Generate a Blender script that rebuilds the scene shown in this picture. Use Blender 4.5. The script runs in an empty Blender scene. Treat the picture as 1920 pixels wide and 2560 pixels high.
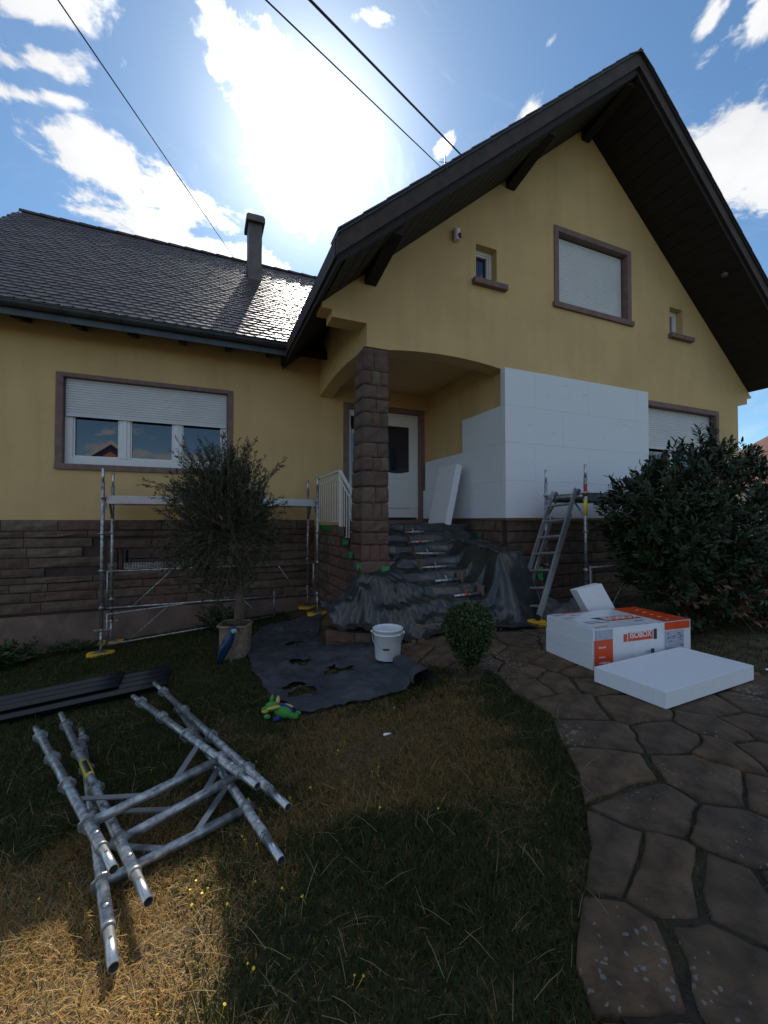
import bpy, bmesh, math, random
import numpy as np
from mathutils import Vector, Matrix, noise
from mathutils.geometry import tessellate_polygon

random.seed(7); RNG = np.random.default_rng(7)
R = math.radians
sc = bpy.context.scene
C = sc.collection

# ------------------------------------------------------------------ camera
cam_d = bpy.data.cameras.new('camera'); cam = bpy.data.objects.new('camera', cam_d); C.objects.link(cam)
cam_d.sensor_fit = 'HORIZONTAL'; cam_d.sensor_width = 36.0; cam_d.lens = 36.0*1058/1920
cam_d.clip_start = .05; cam_d.clip_end = 2000
cam.location = (0, 0, 1.6); cam.rotation_euler = (R(90+1.083), 0, -R(23.04))
sc.camera = cam
sc.cycles.max_bounces = 6; sc.cycles.diffuse_bounces = 3; sc.cycles.glossy_bounces = 3; sc.cycles.transmission_bounces = 2; sc.cycles.use_denoising = True

# ------------------------------------------------------------------ light
SUN_EL, SUN_AZ = 41.4, 13.5           # azimuth from +Y towards +X
EXPOSURE = 0.0
SKY_STRENGTH = 0.115
sc.view_settings.view_transform = 'Standard'; sc.view_settings.look = 'None'
sc.view_settings.gamma = 1.0; sc.view_settings.use_curve_mapping = False
sc.view_settings.exposure = EXPOSURE
sdir = Vector((math.sin(R(SUN_AZ))*math.cos(R(SUN_EL)), math.cos(R(SUN_AZ))*math.cos(R(SUN_EL)), math.sin(R(SUN_EL))))
sun_d = bpy.data.lights.new('sun', 'SUN'); sun_d.energy = 5.0; sun_d.angle = R(.6); sun_d.color = (1, .93, .82)
sun = bpy.data.objects.new('sun', sun_d); C.objects.link(sun)
sun.rotation_euler = sdir.to_track_quat('Z', 'Y').to_euler()

world = bpy.data.worlds.new('World'); sc.world = world; world.use_nodes = True
def build_world():
    nt = world.node_tree; N = nt.nodes; L = nt.links; N.clear()
    def n(t, **k):
        o = N.new(t)
        for a, b in k.items(): setattr(o, a, b)
        return o
    def val(sock, v):
        if isinstance(v, bpy.types.NodeSocket): L.new(v, sock)
        else: sock.default_value = v
    def M(op, a, b=None, c=None, clamp=False):
        o = n('ShaderNodeMath', operation=op, use_clamp=clamp); val(o.inputs[0], a)
        if b is not None: val(o.inputs[1], b)
        if c is not None: val(o.inputs[2], c)
        return o.outputs[0]
    sky = n('ShaderNodeTexSky'); sky.sky_type = 'NISHITA'; sky.sun_disc = False
    sky.sun_elevation = R(SUN_EL); sky.sun_rotation = R(SUN_AZ); sky.altitude = 150; sky.air_density = 1.0; sky.dust_density = .25; sky.ozone_density = 2.2
    tc = n('ShaderNodeTexCoord'); d = tc.outputs['Generated']
    sx = n('ShaderNodeSeparateXYZ'); L.new(d, sx.inputs[0]); x, y, z = sx.outputs
    az = M('MULTIPLY', M('ARCTAN2', x, y), 57.2958)
    el = M('MULTIPLY', M('ARCSINE', z), 57.2958)
    ae = n('ShaderNodeCombineXYZ'); L.new(az, ae.inputs[0]); L.new(el, ae.inputs[1])
    zz = M('ADD', M('MAXIMUM', z, 0.0), .22)
    pl = n('ShaderNodeCombineXYZ'); L.new(M('DIVIDE', x, zz), pl.inputs[0]); L.new(M('DIVIDE', y, zz), pl.inputs[1])
    def noise_tex(scale, detail, rough, off, dist=0.0):
        mp = n('ShaderNodeMapping'); L.new(pl.outputs[0], mp.inputs[0]); mp.inputs['Location'].default_value = off
        t = n('ShaderNodeTexNoise'); L.new(mp.outputs[0], t.inputs['Vector'])
        t.inputs['Scale'].default_value = scale; t.inputs['Detail'].default_value = detail; t.inputs['Roughness'].default_value = rough
        t.inputs['Distortion'].default_value = dist
        return t.outputs['Fac']
    nz = noise_tex(4.2, 6, .62, (3.1, 1.7, .4), .35)
    nf = noise_tex(13.0, 4, .66, (1.3, 8.7, .4), .5)
    nl = noise_tex(1.15, 3, .5, (7.3, 4.2, .9))
    # cumulus in view: azimuth, elevation, half width, half height, tilt, weight
    blobs = [(2.4, 47.2, 5.2, 3.2, -20, .95), (7.3, 44.0, 4.6, 4.8, -30, 1.05), (12.2, 39.8, 5.2, 4.6, -10, 1.1),
             (-11.3, 35.6, 7.0, 2.4, -4, 1.1), (-3.0, 34.8, 7.0, 2.3, -8, 1.1), (-6.2, 31.0, 8.5, 2.3, -5, .95), (3.2, 30.3, 6.5, 1.9, -6, .95),
             (-18, 43.5, 9.5, 2.4, 20, .8), (-17, 40.2, 8.0, 1.6, 16, .75), (-18, 37.6, 7.0, 1.2, 14, .75),
             (63.6, 35.0, 4.4, 5.0, 15, 1.2), (66.5, 30.8, 4.2, 2.6, 0, 1.0), (61.0, 31.8, 2.4, 1.6, 0, .7),
             (41.5, 41.8, 3.2, 1.8, 25, .8), (31.5, 41.5, 2.2, 1.2, 20, .35), (61.5, 43.6, 3.0, 1.6, 30, .5), (66.0, 41.6, 3.0, 2.4, 30, .6), (22.4, 50.5, 5.0, 1.2, 0, .4),
             (45, 47, 4.0, 1.2, 20, .35)]
    f = None
    for a, e, ra, re, rot, w in blobs:
        mp = n('ShaderNodeMapping'); mp.vector_type = 'TEXTURE'; L.new(ae.outputs[0], mp.inputs[0])
        mp.inputs['Location'].default_value = (a, e, 0); mp.inputs['Rotation'].default_value = (0, 0, R(rot)); mp.inputs['Scale'].default_value = (ra, re, 1)
        ln = n('ShaderNodeVectorMath', operation='LENGTH'); L.new(mp.outputs[0], ln.inputs[0])
        v = M('SUBTRACT', w, M('MULTIPLY', ln.outputs['Value'], 1.0))
        f = v if f is None else M('SMOOTH_MAX', f, v, .15)
    f = M('MAXIMUM', f, -1.2)
    # broken cumulus over the unseen sky, added overhead to brighten the fill light
    def ramp(v, a, b):
        o = n('ShaderNodeMapRange'); o.interpolation_type = 'SMOOTHSTEP'; L.new(v, o.inputs['Value']); o.inputs['From Min'].default_value = a; o.inputs['From Max'].default_value = b
        o.inputs['To Min'].default_value = 1; o.inputs['To Max'].default_value = 0; return o.outputs[0]
    inview = M('MULTIPLY', ramp(M('ABSOLUTE', M('SUBTRACT', az, 23)), 46, 80), ramp(el, 52, 68))
    g = M('SUBTRACT', M('MULTIPLY', nl, 3.4), 1.80)
    g = M('SUBTRACT', g, M('MULTIPLY', inview, 3.0))
    f = M('MAXIMUM', f, g)
    det = M('ADD', M('MULTIPLY', M('SUBTRACT', nz, .5), 3.0), M('MULTIPLY', M('SUBTRACT', nf, .5), 1.7))
    s = M('ADD', f, det)
    al = n('ShaderNodeMapRange'); al.interpolation_type = 'SMOOTHSTEP'; L.new(s, al.inputs['Value'])
    al.inputs['From Min'].default_value = -.06; al.inputs['From Max'].default_value = .42
    alpha = al.outputs[0]
    # thin high wisps
    wi = n('ShaderNodeMapRange'); wi.interpolation_type = 'SMOOTHSTEP'; L.new(noise_tex(2.3, 5, .68, (4.4, 2.2, 3.3), 1.2), wi.inputs['Value'])
    wi.inputs['From Min'].default_value = .50; wi.inputs['From Max'].default_value = .85; wi.inputs['To Max'].default_value = .38
    alpha = M('MAXIMUM', alpha, wi.outputs[0])
    # forward scattering: cloud and haze brighten towards the sun
    sd = n('ShaderNodeVectorMath', operation='DOT_PRODUCT'); L.new(d, sd.inputs[0]); sd.inputs[1].default_value = sdir
    c = M('MAXIMUM', sd.outputs['Value'], 0.0)
    glow = M('ADD', M('MULTIPLY', M('POWER', c, 60), 4.0), M('MULTIPLY', M('POWER', c, 700), 24.0))
    shade = n('ShaderNodeMapRange'); L.new(nz, shade.inputs['Value']); shade.inputs['From Min'].default_value = .3; shade.inputs['From Max'].default_value = .7
    shade.inputs['To Min'].default_value = .86; shade.inputs['To Max'].default_value = 1.06
    cb = M('MULTIPLY', M('ADD', glow, 1.0), shade.outputs[0])
    cc = n('ShaderNodeVectorMath', operation='SCALE'); cc.inputs[0].default_value = (8.3, 8.4, 8.6); L.new(cb, cc.inputs['Scale'])
    hz = n('ShaderNodeVectorMath', operation='SCALE'); hz.inputs[0].default_value = (3.4, 3.3, 3.2)
    L.new(M('ADD', M('MULTIPLY', M('POWER', c, 110), 2.6), M('MULTIPLY', M('POWER', c, 24), .28)), hz.inputs['Scale'])
    wb = n('ShaderNodeVectorMath', operation='MULTIPLY'); L.new(sky.outputs[0], wb.inputs[0]); wb.inputs[1].default_value = (.86, 1.10, 1.18)
    skyc = n('ShaderNodeVectorMath', operation='ADD'); L.new(wb.outputs[0], skyc.inputs[0]); L.new(hz.outputs[0], skyc.inputs[1])
    mx = n('ShaderNodeMix', data_type='RGBA'); L.new(alpha, mx.inputs[0]); L.new(skyc.outputs[0], mx.inputs[6]); L.new(cc.outputs[0], mx.inputs[7])
    bg = n('ShaderNodeBackground'); L.new(mx.outputs[2], bg.inputs[0]); bg.inputs[1].default_value = SKY_STRENGTH
    out = n('ShaderNodeOutputWorld'); L.new(bg.outputs[0], out.inputs[0])
build_world(); world.cycles.sampling_method = 'MANUAL'; world.cycles.sample_map_resolution = 512

# ------------------------------------------------------------------ materials
MATS = {}
def mat(name, col, rough=.7, var=.0, vscale=4.0, bump=0.0, bscale=60.0, metal=0.0, col2=None, spec=.5, objrand=0.0, coat=0.0, detail=5, trans=0.0, attr=None, cols=None):
    m = bpy.data.materials.new(name); m.use_nodes = True; nt = m.node_tree; N = nt.nodes; L = nt.links
    b = N['Principled BSDF']; b.inputs['Roughness'].default_value = rough; b.inputs['Metallic'].default_value = metal
    b.inputs['Specular IOR Level'].default_value = spec
    if coat: b.inputs['Coat Weight'].default_value = coat; b.inputs['Coat Roughness'].default_value = .3
    b.inputs['Base Color'].default_value = (*col, 1)
    tc = N.new('ShaderNodeTexCoord')
    src = None
    if attr:
        a = N.new('ShaderNodeAttribute'); a.attribute_name = attr; src = a.outputs['Color']
    if cols:
        oi = N.new('ShaderNodeObjectInfo'); cr = N.new('ShaderNodeValToRGB'); cr.color_ramp.interpolation = 'CONSTANT'
        while len(cr.color_ramp.elements) < len(cols): cr.color_ramp.elements.new(0)
        for i, c in enumerate(cols):
            cr.color_ramp.elements[i].position = i/len(cols); cr.color_ramp.elements[i].color = (*c, 1)
        L.new(oi.outputs['Random'], cr.inputs[0]); src = cr.outputs[0]
    if var or col2:
        t = N.new('ShaderNodeTexNoise'); t.inputs['Scale'].default_value = vscale; t.inputs['Detail'].default_value = detail; t.inputs['Roughness'].default_value = .6
        L.new(tc.outputs['Object'], t.inputs['Vector'])
        mr = N.new('ShaderNodeMapRange'); L.new(t.outputs['Fac'], mr.inputs[0]); mr.inputs[1].default_value = .35; mr.inputs[2].default_value = .65
        mx = N.new('ShaderNodeMix'); mx.data_type = 'RGBA'; L.new(mr.outputs[0], mx.inputs[0])
        if col2:
            mx.inputs[6].default_value = (*col, 1); mx.inputs[7].default_value = (*col2, 1); src = mx.outputs[2]
        else:
            mx.blend_type = 'MIX'
            if src is None:
                mx.inputs[6].default_value = (*[c*(1-var) for c in col], 1); mx.inputs[7].default_value = (*[min(1, c*(1+var)) for c in col], 1); src = mx.outputs[2]
            else:
                mm = N.new('ShaderNodeMix'); mm.data_type = 'RGBA'; mm.blend_type = 'MULTIPLY'; mm.inputs[0].default_value = 1
                mx.inputs[6].default_value = (1-var, 1-var, 1-var, 1); mx.inputs[7].default_value = (1+var, 1+var, 1+var, 1)
                L.new(src, mm.inputs[6]); L.new(mx.outputs[2], mm.inputs[7]); src = mm.outputs[2]
    if objrand:
        oi = N.new('ShaderNodeObjectInfo'); hs = N.new('ShaderNodeHueSaturation'); mr = N.new('ShaderNodeMapRange')
        L.new(oi.outputs['Random'], mr.inputs[0]); mr.inputs[3].default_value = 1-objrand; mr.inputs[4].default_value = 1+objrand
        L.new(mr.outputs[0], hs.inputs['Value'])
        if src is not None: L.new(src, hs.inputs['Color'])
        else: hs.inputs['Color'].default_value = (*col, 1)
        src = hs.outputs[0]
    if src is not None: L.new(src, b.inputs['Base Color'])
    if bump:
        t = N.new('ShaderNodeTexNoise'); t.inputs['Scale'].default_value = bscale; t.inputs['Detail'].default_value = 4
        L.new(tc.outputs['Object'], t.inputs['Vector'])
        bp = N.new('ShaderNodeBump'); bp.inputs['Strength'].default_value = min(1, bump); bp.inputs['Distance'].default_value = .01
        L.new(t.outputs['Fac'], bp.inputs['Height']); L.new(bp.outputs[0], b.inputs['Normal'])
    if trans:
        tr = N.new('ShaderNodeBsdfTranslucent'); mix = N.new('ShaderNodeMixShader'); mix.inputs[0].default_value = trans
        if src is not None: L.new(src, tr.inputs[0])
        else: tr.inputs[0].default_value = (*col, 1)
        L.new(b.outputs[0], mix.inputs[1]); L.new(tr.outputs[0], mix.inputs[2]); L.new(mix.outputs[0], N['Material Output'].inputs[0])
    MATS[name] = m
    return m

mat('render_yellow', (.64, .435, .205), .9, var=.07, vscale=1.1, bump=.6, bscale=220)
def streaks(m):
    nt = m.node_tree; N = nt.nodes; L = nt.links; b = N['Principled BSDF']; src = b.inputs['Base Color'].links[0].from_socket
    tc = N.new('ShaderNodeTexCoord'); mp = N.new('ShaderNodeMapping'); mp.inputs['Scale'].default_value = (5, 5, .35); L.new(tc.outputs['Object'], mp.inputs[0])
    t = N.new('ShaderNodeTexNoise'); t.inputs['Scale'].default_value = 1; t.inputs['Detail'].default_value = 6; L.new(mp.outputs[0], t.inputs['Vector'])
    mr = N.new('ShaderNodeMapRange'); L.new(t.outputs['Fac'], mr.inputs[0]); mr.inputs[1].default_value = .45; mr.inputs[2].default_value = .8; mr.inputs[3].default_value = 1.0; mr.inputs[4].default_value = .91
    sc_ = N.new('ShaderNodeVectorMath'); sc_.operation = 'SCALE'; L.new(src, sc_.inputs[0]); L.new(mr.outputs[0], sc_.inputs['Scale']); L.new(sc_.outputs[0], b.inputs['Base Color'])
streaks(MATS['render_yellow'])
mat('render_base', (.19, .125, .10), .95, var=.25, vscale=3, bump=.6, bscale=90)
mat('sandstone', (.2, .125, .115), .85, var=.15, vscale=9, bump=.35, bscale=120)
mat('stone', (.2, .14, .11), .9, var=.3, vscale=7, bump=.8, bscale=45, cols=[(.115,.072,.054),(.130,.092,.066),(.112,.062,.048),(.150,.108,.076),(.122,.079,.058),(.095,.064,.052),(.130,.070,.053)])
mat('mortar', (.06, .043, .036), .95, var=.2, bump=.4, bscale=80)
mat('white_pvc', (.72, .72, .73), .35)
mat('white_paint', (.75, .75, .74), .4)
mat('shutter', (.62, .62, .64), .5, var=.04, vscale=3)
mat('glass', (.008, .014, .036), .02, spec=1.0)
mat('glass_clear', (.03, .035, .04), .03, spec=.9)
mat('wood_dark', (.013, .0085, .0075), .75, var=.35, vscale=6, bump=.4, bscale=60)
mat('barge', (.040, .024, .019), .7, var=.4, vscale=5, bump=.4, bscale=50)
mat('tile', (.085, .058, .048), .46, var=.25, vscale=3, bump=.15, bscale=90, objrand=.0, spec=.55)
mat('tile_part', (.085, .058, .048), .46, var=.2, vscale=3, bump=.15, bscale=90, objrand=.2, spec=.55)
mat('ridge_tile', (.06, .042, .038), .55, var=.2, vscale=6)
mat('zinc', (.065, .075, .085), .5, metal=.5, var=.2)
mat('chimney', (.13, .11, .10), .55, var=.2, vscale=4, metal=.3)
mat('galv', (.37, .375, .38), .40, metal=.75, var=.5, vscale=22, bump=.08, bscale=150)
mat('spigot', (.56, .57, .58), .36, metal=.9, var=.12, vscale=12)
mat('alu', (.40, .41, .43), .42, metal=.8, var=.12, vscale=5)
mat('eps', (.74, .76, .80), .9, var=.02, vscale=30, bump=.25, bscale=260)
mat('eps_line', (.42, .43, .48), .9)
mat('film', (.72, .74, .78), .22, var=.05, vscale=6, bump=.25, bscale=18)
mat('orange', (.66, .075, .018), .3, var=.08, vscale=5, bump=.15, bscale=18)
mat('ink', (.03, .035, .06), .5)
mat('print_white', (.75, .75, .76), .4)
mat('print_grey', (.38, .4, .5), .4, var=.15, vscale=40)
mat('plastic_sheet', (.028, .031, .032), .24, var=.3, vscale=3, spec=.6, bump=.2, bscale=14)
mat('geotextile', (.024, .026, .033), .8, var=.6, vscale=3.4, bump=.35, bscale=70, detail=9, col2=(.065, .068, .08))
mat('tape_green', (.015, .22, .06), .5)
mat('bucket', (.72, .73, .77), .4, var=.04, vscale=8)
mat('steel_dark', (.12, .12, .13), .5, metal=.7)
mat('yellow_plastic', (.75, .42, .02), .5, var=.2, vscale=14)
mat('red_paint', (.45, .03, .02), .5)
mat('yellow_sticker', (.75, .55, .03), .5)
mat('corrugated', (.012, .013, .016), .4, var=.25, vscale=3)
mat('bark', (.12, .085, .06), .9, var=.3, vscale=14, bump=.8, bscale=40)
mat('stake', (.19, .13, .085), .85, var=.2, vscale=10)
mat('olive_leaf', (.040, .050, .023), .5, objrand=0, trans=.2, var=.35, vscale=9)
mat('laurel_leaf', (.019, .037, .011), .46, trans=.15, var=.4, vscale=5, spec=.5)
mat('dead_leaf', (.16, .075, .04), .7, var=.3, vscale=9)
mat('box_leaf', (.045, .072, .022), .5, trans=.2, var=.4, vscale=14)
mat('weed_leaf', (.04, .075, .022), .55, trans=.2, var=.35, vscale=8)
mat('wicker', (.22, .165, .12), .85, var=.3, vscale=18, bump=.7, bscale=60)
mat('grass', (.1, .1, .05), .75, attr='col', trans=.38, spec=.2)
mat('soil', (.04, .03, .017), .95, var=.4, vscale=5, bump=.9, bscale=50, col2=(.12, .082, .04))
def meadow(m):
    nt = m.node_tree; N = nt.nodes; L = nt.links; b = N['Principled BSDF']; src = b.inputs['Base Color'].links[0].from_socket
    g = N.new('ShaderNodeNewGeometry'); ln = N.new('ShaderNodeVectorMath'); ln.operation = 'LENGTH'; L.new(g.outputs['Position'], ln.inputs[0])
    mr = N.new('ShaderNodeMapRange'); L.new(ln.outputs['Value'], mr.inputs[0]); mr.inputs[1].default_value = 8.5; mr.inputs[2].default_value = 14
    mx = N.new('ShaderNodeMix'); mx.data_type = 'RGBA'; L.new(mr.outputs[0], mx.inputs[0]); L.new(src, mx.inputs[6]); mx.inputs[7].default_value = (.055, .075, .026, 1); L.new(mx.outputs[2], b.inputs['Base Color'])
meadow(MATS['soil'])
mat('joint', (.034, .026, .014), .95, var=.4, vscale=8, bump=.8, bscale=60)
mat('flower', (.8, .55, .02), .5)
mat('plush_green', (.06, .27, .045), .9, bump=.4, bscale=150)
mat('plush_yellow', (.6, .42, .09), .9, bump=.4, bscale=150)
mat('plush_blue', (.015, .03, .22), .8)
mat('parrot_blue', (.008, .035, .085), .35, var=.25, vscale=20)
mat('parrot_green', (.015, .06, .035), .4)
mat('parrot_face', (.3, .42, .46), .5)
mat('black_gloss', (.012, .012, .014), .35)
mat('cable', (.015, .015, .018), .6)
mat('siren_white', (.72, .70, .72), .4)
mat('siren_red', (.2, .03, .05), .3)
mat('lamp', (.1, .1, .11), .4)
mat('orange_render', (.62, .22, .08), .9)
mat('cream', (.7, .6, .45), .8)
mat('red_roof', (.17, .065, .045), .8, var=.3, vscale=6)
mat('paper', (.75, .72, .72), .8)
mat('asphalt', (.05, .05, .05), .9)

def flag_mat():
    m = mat('flagstone', (.1, .08, .07), .85, var=.5, vscale=6.5, bump=1.0, bscale=28, cols=[(.094,.058,.031),(.086,.055,.031),(.100,.059,.031),(.082,.053,.031),(.092,.058,.032)], detail=9)
    nt = m.node_tree; N = nt.nodes; L = nt.links; b = N['Principled BSDF']
    src = b.inputs['Base Color'].links[0].from_socket
    geo = N.new('ShaderNodeNewGeometry')
    v = N.new('ShaderNodeTexVoronoi'); v.inputs['Scale'].default_value = 30; v.inputs['Randomness'].default_value = 1
    wn = N.new('ShaderNodeTexNoise'); wn.inputs['Scale'].default_value = 40; wn.inputs['Detail'].default_value = 3; L.new(geo.outputs['Position'], wn.inputs['Vector'])
    wa = N.new('ShaderNodeVectorMath'); wa.operation = 'MULTIPLY_ADD'; L.new(wn.outputs['Color'], wa.inputs[0]); wa.inputs[1].default_value = (.035, .035, .035); L.new(geo.outputs['Position'], wa.inputs[2]); L.new(wa.outputs[0], v.inputs['Vector'])
    t = N.new('ShaderNodeTexNoise'); t.inputs['Scale'].default_value = 1.6; t.inputs['Detail'].default_value = 3; L.new(geo.outputs['Position'], t.inputs['Vector'])
    # lichen spots: small cells, only in patches
    sub = N.new('ShaderNodeMath'); sub.operation = 'MULTIPLY_ADD'; L.new(t.outputs['Fac'], sub.inputs[0]); sub.inputs[1].default_value = 1.5; sub.inputs[2].default_value = -.60
    lt = N.new('ShaderNodeMath'); lt.operation = 'LESS_THAN'; L.new(v.outputs['Distance'], lt.inputs[0]); L.new(sub.outputs[0], lt.inputs[1])
    fac = N.new('ShaderNodeMath'); fac.operation = 'MULTIPLY'; L.new(lt.outputs[0], fac.inputs[0]); fac.inputs[1].default_value = .55
    mx = N.new('ShaderNodeMix'); mx.data_type = 'RGBA'; L.new(fac.outputs[0], mx.inputs[0]); L.new(src, mx.inputs[6]); mx.inputs[7].default_value = (.27, .255, .24, 1)
    L.new(mx.outputs[2], b.inputs['Base Color'])
flag_mat()

# ------------------------------------------------------------------ mesh helpers
def basis(d):
    d = Vector(d).normalized(); a = Vector((0, 0, 1)) if abs(d.z) < .95 else Vector((1, 0, 0))
    u = d.cross(a).normalized(); return u, d.cross(u).normalized(), d
class MB:
    def __init__(s): s.v = []; s.f = []; s.s = []
    def add(s, vs, fs, smooth=False):
        o = len(s.v); s.v += [tuple(v) for v in vs]
        for f in fs: s.f.append(tuple(i+o for i in f)); s.s.append(smooth)
        return s
    def box(s, a, b):
        (x0, y0, z0), (x1, y1, z1) = a, b
        x0, x1 = min(x0, x1), max(x0, x1); y0, y1 = min(y0, y1), max(y0, y1); z0, z1 = min(z0, z1), max(z0, z1)
        return s.add([(x0,y0,z0),(x1,y0,z0),(x1,y1,z0),(x0,y1,z0),(x0,y0,z1),(x1,y0,z1),(x1,y1,z1),(x0,y1,z1)],
                     [(0,3,2,1),(4,5,6,7),(0,1,5,4),(1,2,6,5),(2,3,7,6),(3,0,4,7)])
    def obox(s, o, ex, ey, ez):
        o, ex, ey, ez = map(Vector, (o, ex, ey, ez))
        return s.add([o, o+ex, o+ex+ey, o+ey, o+ez, o+ex+ez, o+ex+ey+ez, o+ey+ez], [(0,3,2,1),(4,5,6,7),(0,1,5,4),(1,2,6,5),(2,3,7,6),(3,0,4,7)])
    def bar(s, p, q, w, h, up=(0, 0, 1)):
        p, q = Vector(p), Vector(q); d = (q-p).normalized(); u = d.cross(Vector(up)).normalized(); v = u.cross(d)
        return s.obox(p-u*w/2-v*h/2, u*w, v*h, q-p)
    def tube(s, p, q, r, n=12, r2=None, hollow=0):
        p, q = Vector(p), Vector(q); r2 = r if r2 is None else r2; u, w, d = basis(q-p)
        vs = []
        for c, rr in ((p, r), (q, r2)):
            for i in range(n):
                a = 2*math.pi*i/n; vs.append(c+(u*math.cos(a)+w*math.sin(a))*rr)
        fs = [(i, (i+1) % n, n+(i+1) % n, n+i) for i in range(n)]
        s.add(vs, fs, True)
        for c, rr, dd in ((p, r, -1), (q, r2, 1)):
            ring = [c+(u*math.cos(2*math.pi*i/n)+w*math.sin(2*math.pi*i/n))*rr for i in range(n)]
            if hollow:
                inn = [c+(u*math.cos(2*math.pi*i/n)+w*math.sin(2*math.pi*i/n))*(rr-hollow) for i in range(n)]
                deep = [v-d*dd*.09 for v in inn]
                fs = [((i, (i+1) % n, n+(i+1) % n, n+i)) for i in range(n)]+[((n+i, n+(i+1) % n, 2*n+(i+1) % n, 2*n+i)) for i in range(n)]+[tuple(range(2*n, 3*n))]
                if dd < 0: fs = [f[::-1] for f in fs]
                s.add(ring+inn+deep, fs)
            else: s.add(ring, [tuple(range(n))[::dd]])
        return s
    def path(s, pts, r, n=8, r2=None, cap=True):
        pts = [Vector(p) for p in pts]; m = len(pts); r2 = r if r2 is None else r2; vs = []
        for k, p in enumerate(pts):
            d = (pts[min(k+1, m-1)]-pts[max(k-1, 0)]); u, w, d = basis(d); rr = r+(r2-r)*k/(m-1)
            for i in range(n):
                a = 2*math.pi*i/n; vs.append(p+(u*math.cos(a)+w*math.sin(a))*rr)
        fs = [(k*n+i, k*n+(i+1) % n, (k+1)*n+(i+1) % n, (k+1)*n+i) for k in range(m-1) for i in range(n)]
        if cap: fs += [tuple(range(n))[::-1], tuple(range((m-1)*n, m*n))]
        return s.add(vs, fs, True)
    def lathe(s, c, prof, n=24, axis=(0, 0, 1), smooth=True, cap=True, squash=None):
        c = Vector(c); u, w, d = basis(axis); vs = []
        if abs(Vector(axis).normalized().z) > .99: u, w, d = Vector((1,0,0)), Vector((0,1,0)), Vector((0,0,1))
        for r, h in prof:
            for i in range(n):
                a = 2*math.pi*i/n; vs.append(c+d*h+(u*math.cos(a)+w*math.sin(a))*r)
        m = len(prof); fs = [(k*n+i, k*n+(i+1) % n, (k+1)*n+(i+1) % n, (k+1)*n+i) for k in range(m-1) for i in range(n)]
        s.add(vs, fs, smooth)
        if cap: s.add(vs[:n], [tuple(range(n))[::-1]]); s.add(vs[-n:], [tuple(range(n))])
        return s
    def blob(s, c, rad, Rm=None, nu=14, nv=9, f=None):
        c = Vector(c); vs = []
        for j in range(nv+1):
            th = math.pi*j/nv
            for i in range(nu):
                ph = 2*math.pi*i/nu; p = Vector((math.sin(th)*math.cos(ph), math.sin(th)*math.sin(ph), math.cos(th)))
                if f: p = p*f(p)
                p = Vector((p.x*rad[0], p.y*rad[1], p.z*rad[2]))
                if Rm: p = Rm @ p
                vs.append(c+p)
        fs = [(j*nu+i, (j+1)*nu+i, (j+1)*nu+(i+1) % nu, j*nu+(i+1) % nu) for j in range(nv) for i in range(nu)]
        return s.add(vs, fs, True)
    def prism(s, poly, z0, z1):
        n = len(poly); vs = [(x, y, z0) for x, y in poly]+[(x, y, z1) for x, y in poly]
        return s.add(vs, [tuple(range(n))[::-1], tuple(range(n, 2*n))]+[(i, (i+1) % n, n+(i+1) % n, n+i) for i in range(n)])
    def mesh(s, name='m', off=(0, 0, 0), bevel=0, fix=True):
        me = bpy.data.meshes.new(name); o = Vector(off)
        me.from_pydata([tuple(Vector(v)-o) for v in s.v], [], s.f); me.polygons.foreach_set('use_smooth', s.s)
        if bevel or fix:
            bm = bmesh.new(); bm.from_mesh(me)
            if fix: bmesh.ops.remove_doubles(bm, verts=bm.verts, dist=1e-5); bmesh.ops.recalc_face_normals(bm, faces=bm.faces)
            if bevel: bmesh.ops.bevel(bm, geom=list(bm.edges), offset=bevel, segments=2, affect='EDGES', profile=.6)
            bm.to_mesh(me); bm.free()
        me.update(); return me
ROOT = {}
def tag(o, label=None, cat=None, group=None, kind=None):
    if label: o['label'] = label
    if cat: o['category'] = cat
    if group: o['group'] = group
    if kind: o['kind'] = kind
    return o
def thing(name, loc, label, cat, group=None):
    o = bpy.data.objects.new(name, None); C.objects.link(o); o.location = loc; o.empty_display_size = .2
    ROOT[o.name] = Vector(loc); return tag(o, label, cat, group)
def obj(name, mb, m, parent=None, bevel=0, fix=True, off=None):
    """world-space geometry -> one mesh object, local to its root"""
    base = ROOT[parent.name] if parent is not None else Vector(off or (0, 0, 0))
    me = mb.mesh(name, base, bevel, fix) if isinstance(mb, MB) else mb
    o = bpy.data.objects.new(name, me); C.objects.link(o)
    if m is not None and not me.materials: me.materials.append(MATS[m])
    if parent is not None: o.parent = parent; ROOT[o.name] = base
    else: o.location = base; ROOT[o.name] = base
    return o
def placed(name, me, parent, M):
    """shared mesh placed by a matrix given in world space"""
    o = bpy.data.objects.new(name, me); C.objects.link(o); o.parent = parent
    o.matrix_local = Matrix.Translation(-ROOT[parent.name]) @ M; return o

def smooth01(t): t = max(0, min(1, t)); return t*t*(3-2*t)
def gz(x, y):
    xc = max(-6, min(x, 6)); yc = max(-3, min(y, 9))
    a = .096+.087*min(xc, 3.0)-.039*yc
    k = smooth01((xc-1.5)/1.5)
    return a*(1-k)+.25*k
def gzv(x, y):
    xc = np.clip(x, -6, 6); yc = np.clip(y, -3, 9); a = .096+.087*np.minimum(xc, 3.0)-.039*yc
    k = np.clip((xc-1.5)/1.5, 0, 1); k = k*k*(3-2*k); return a*(1-k)+.25*k
def inpoly(x, y, poly):
    r = np.zeros(np.shape(x), bool); n = len(poly)
    for i in range(n):
        x0, y0 = poly[i]; x1, y1 = poly[(i+1) % n]
        c = ((y0 > y) != (y1 > y)) & (x < (x1-x0)*(y-y0)/((y1-y0) or 1e-9)+x0); r ^= c
    return r
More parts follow.
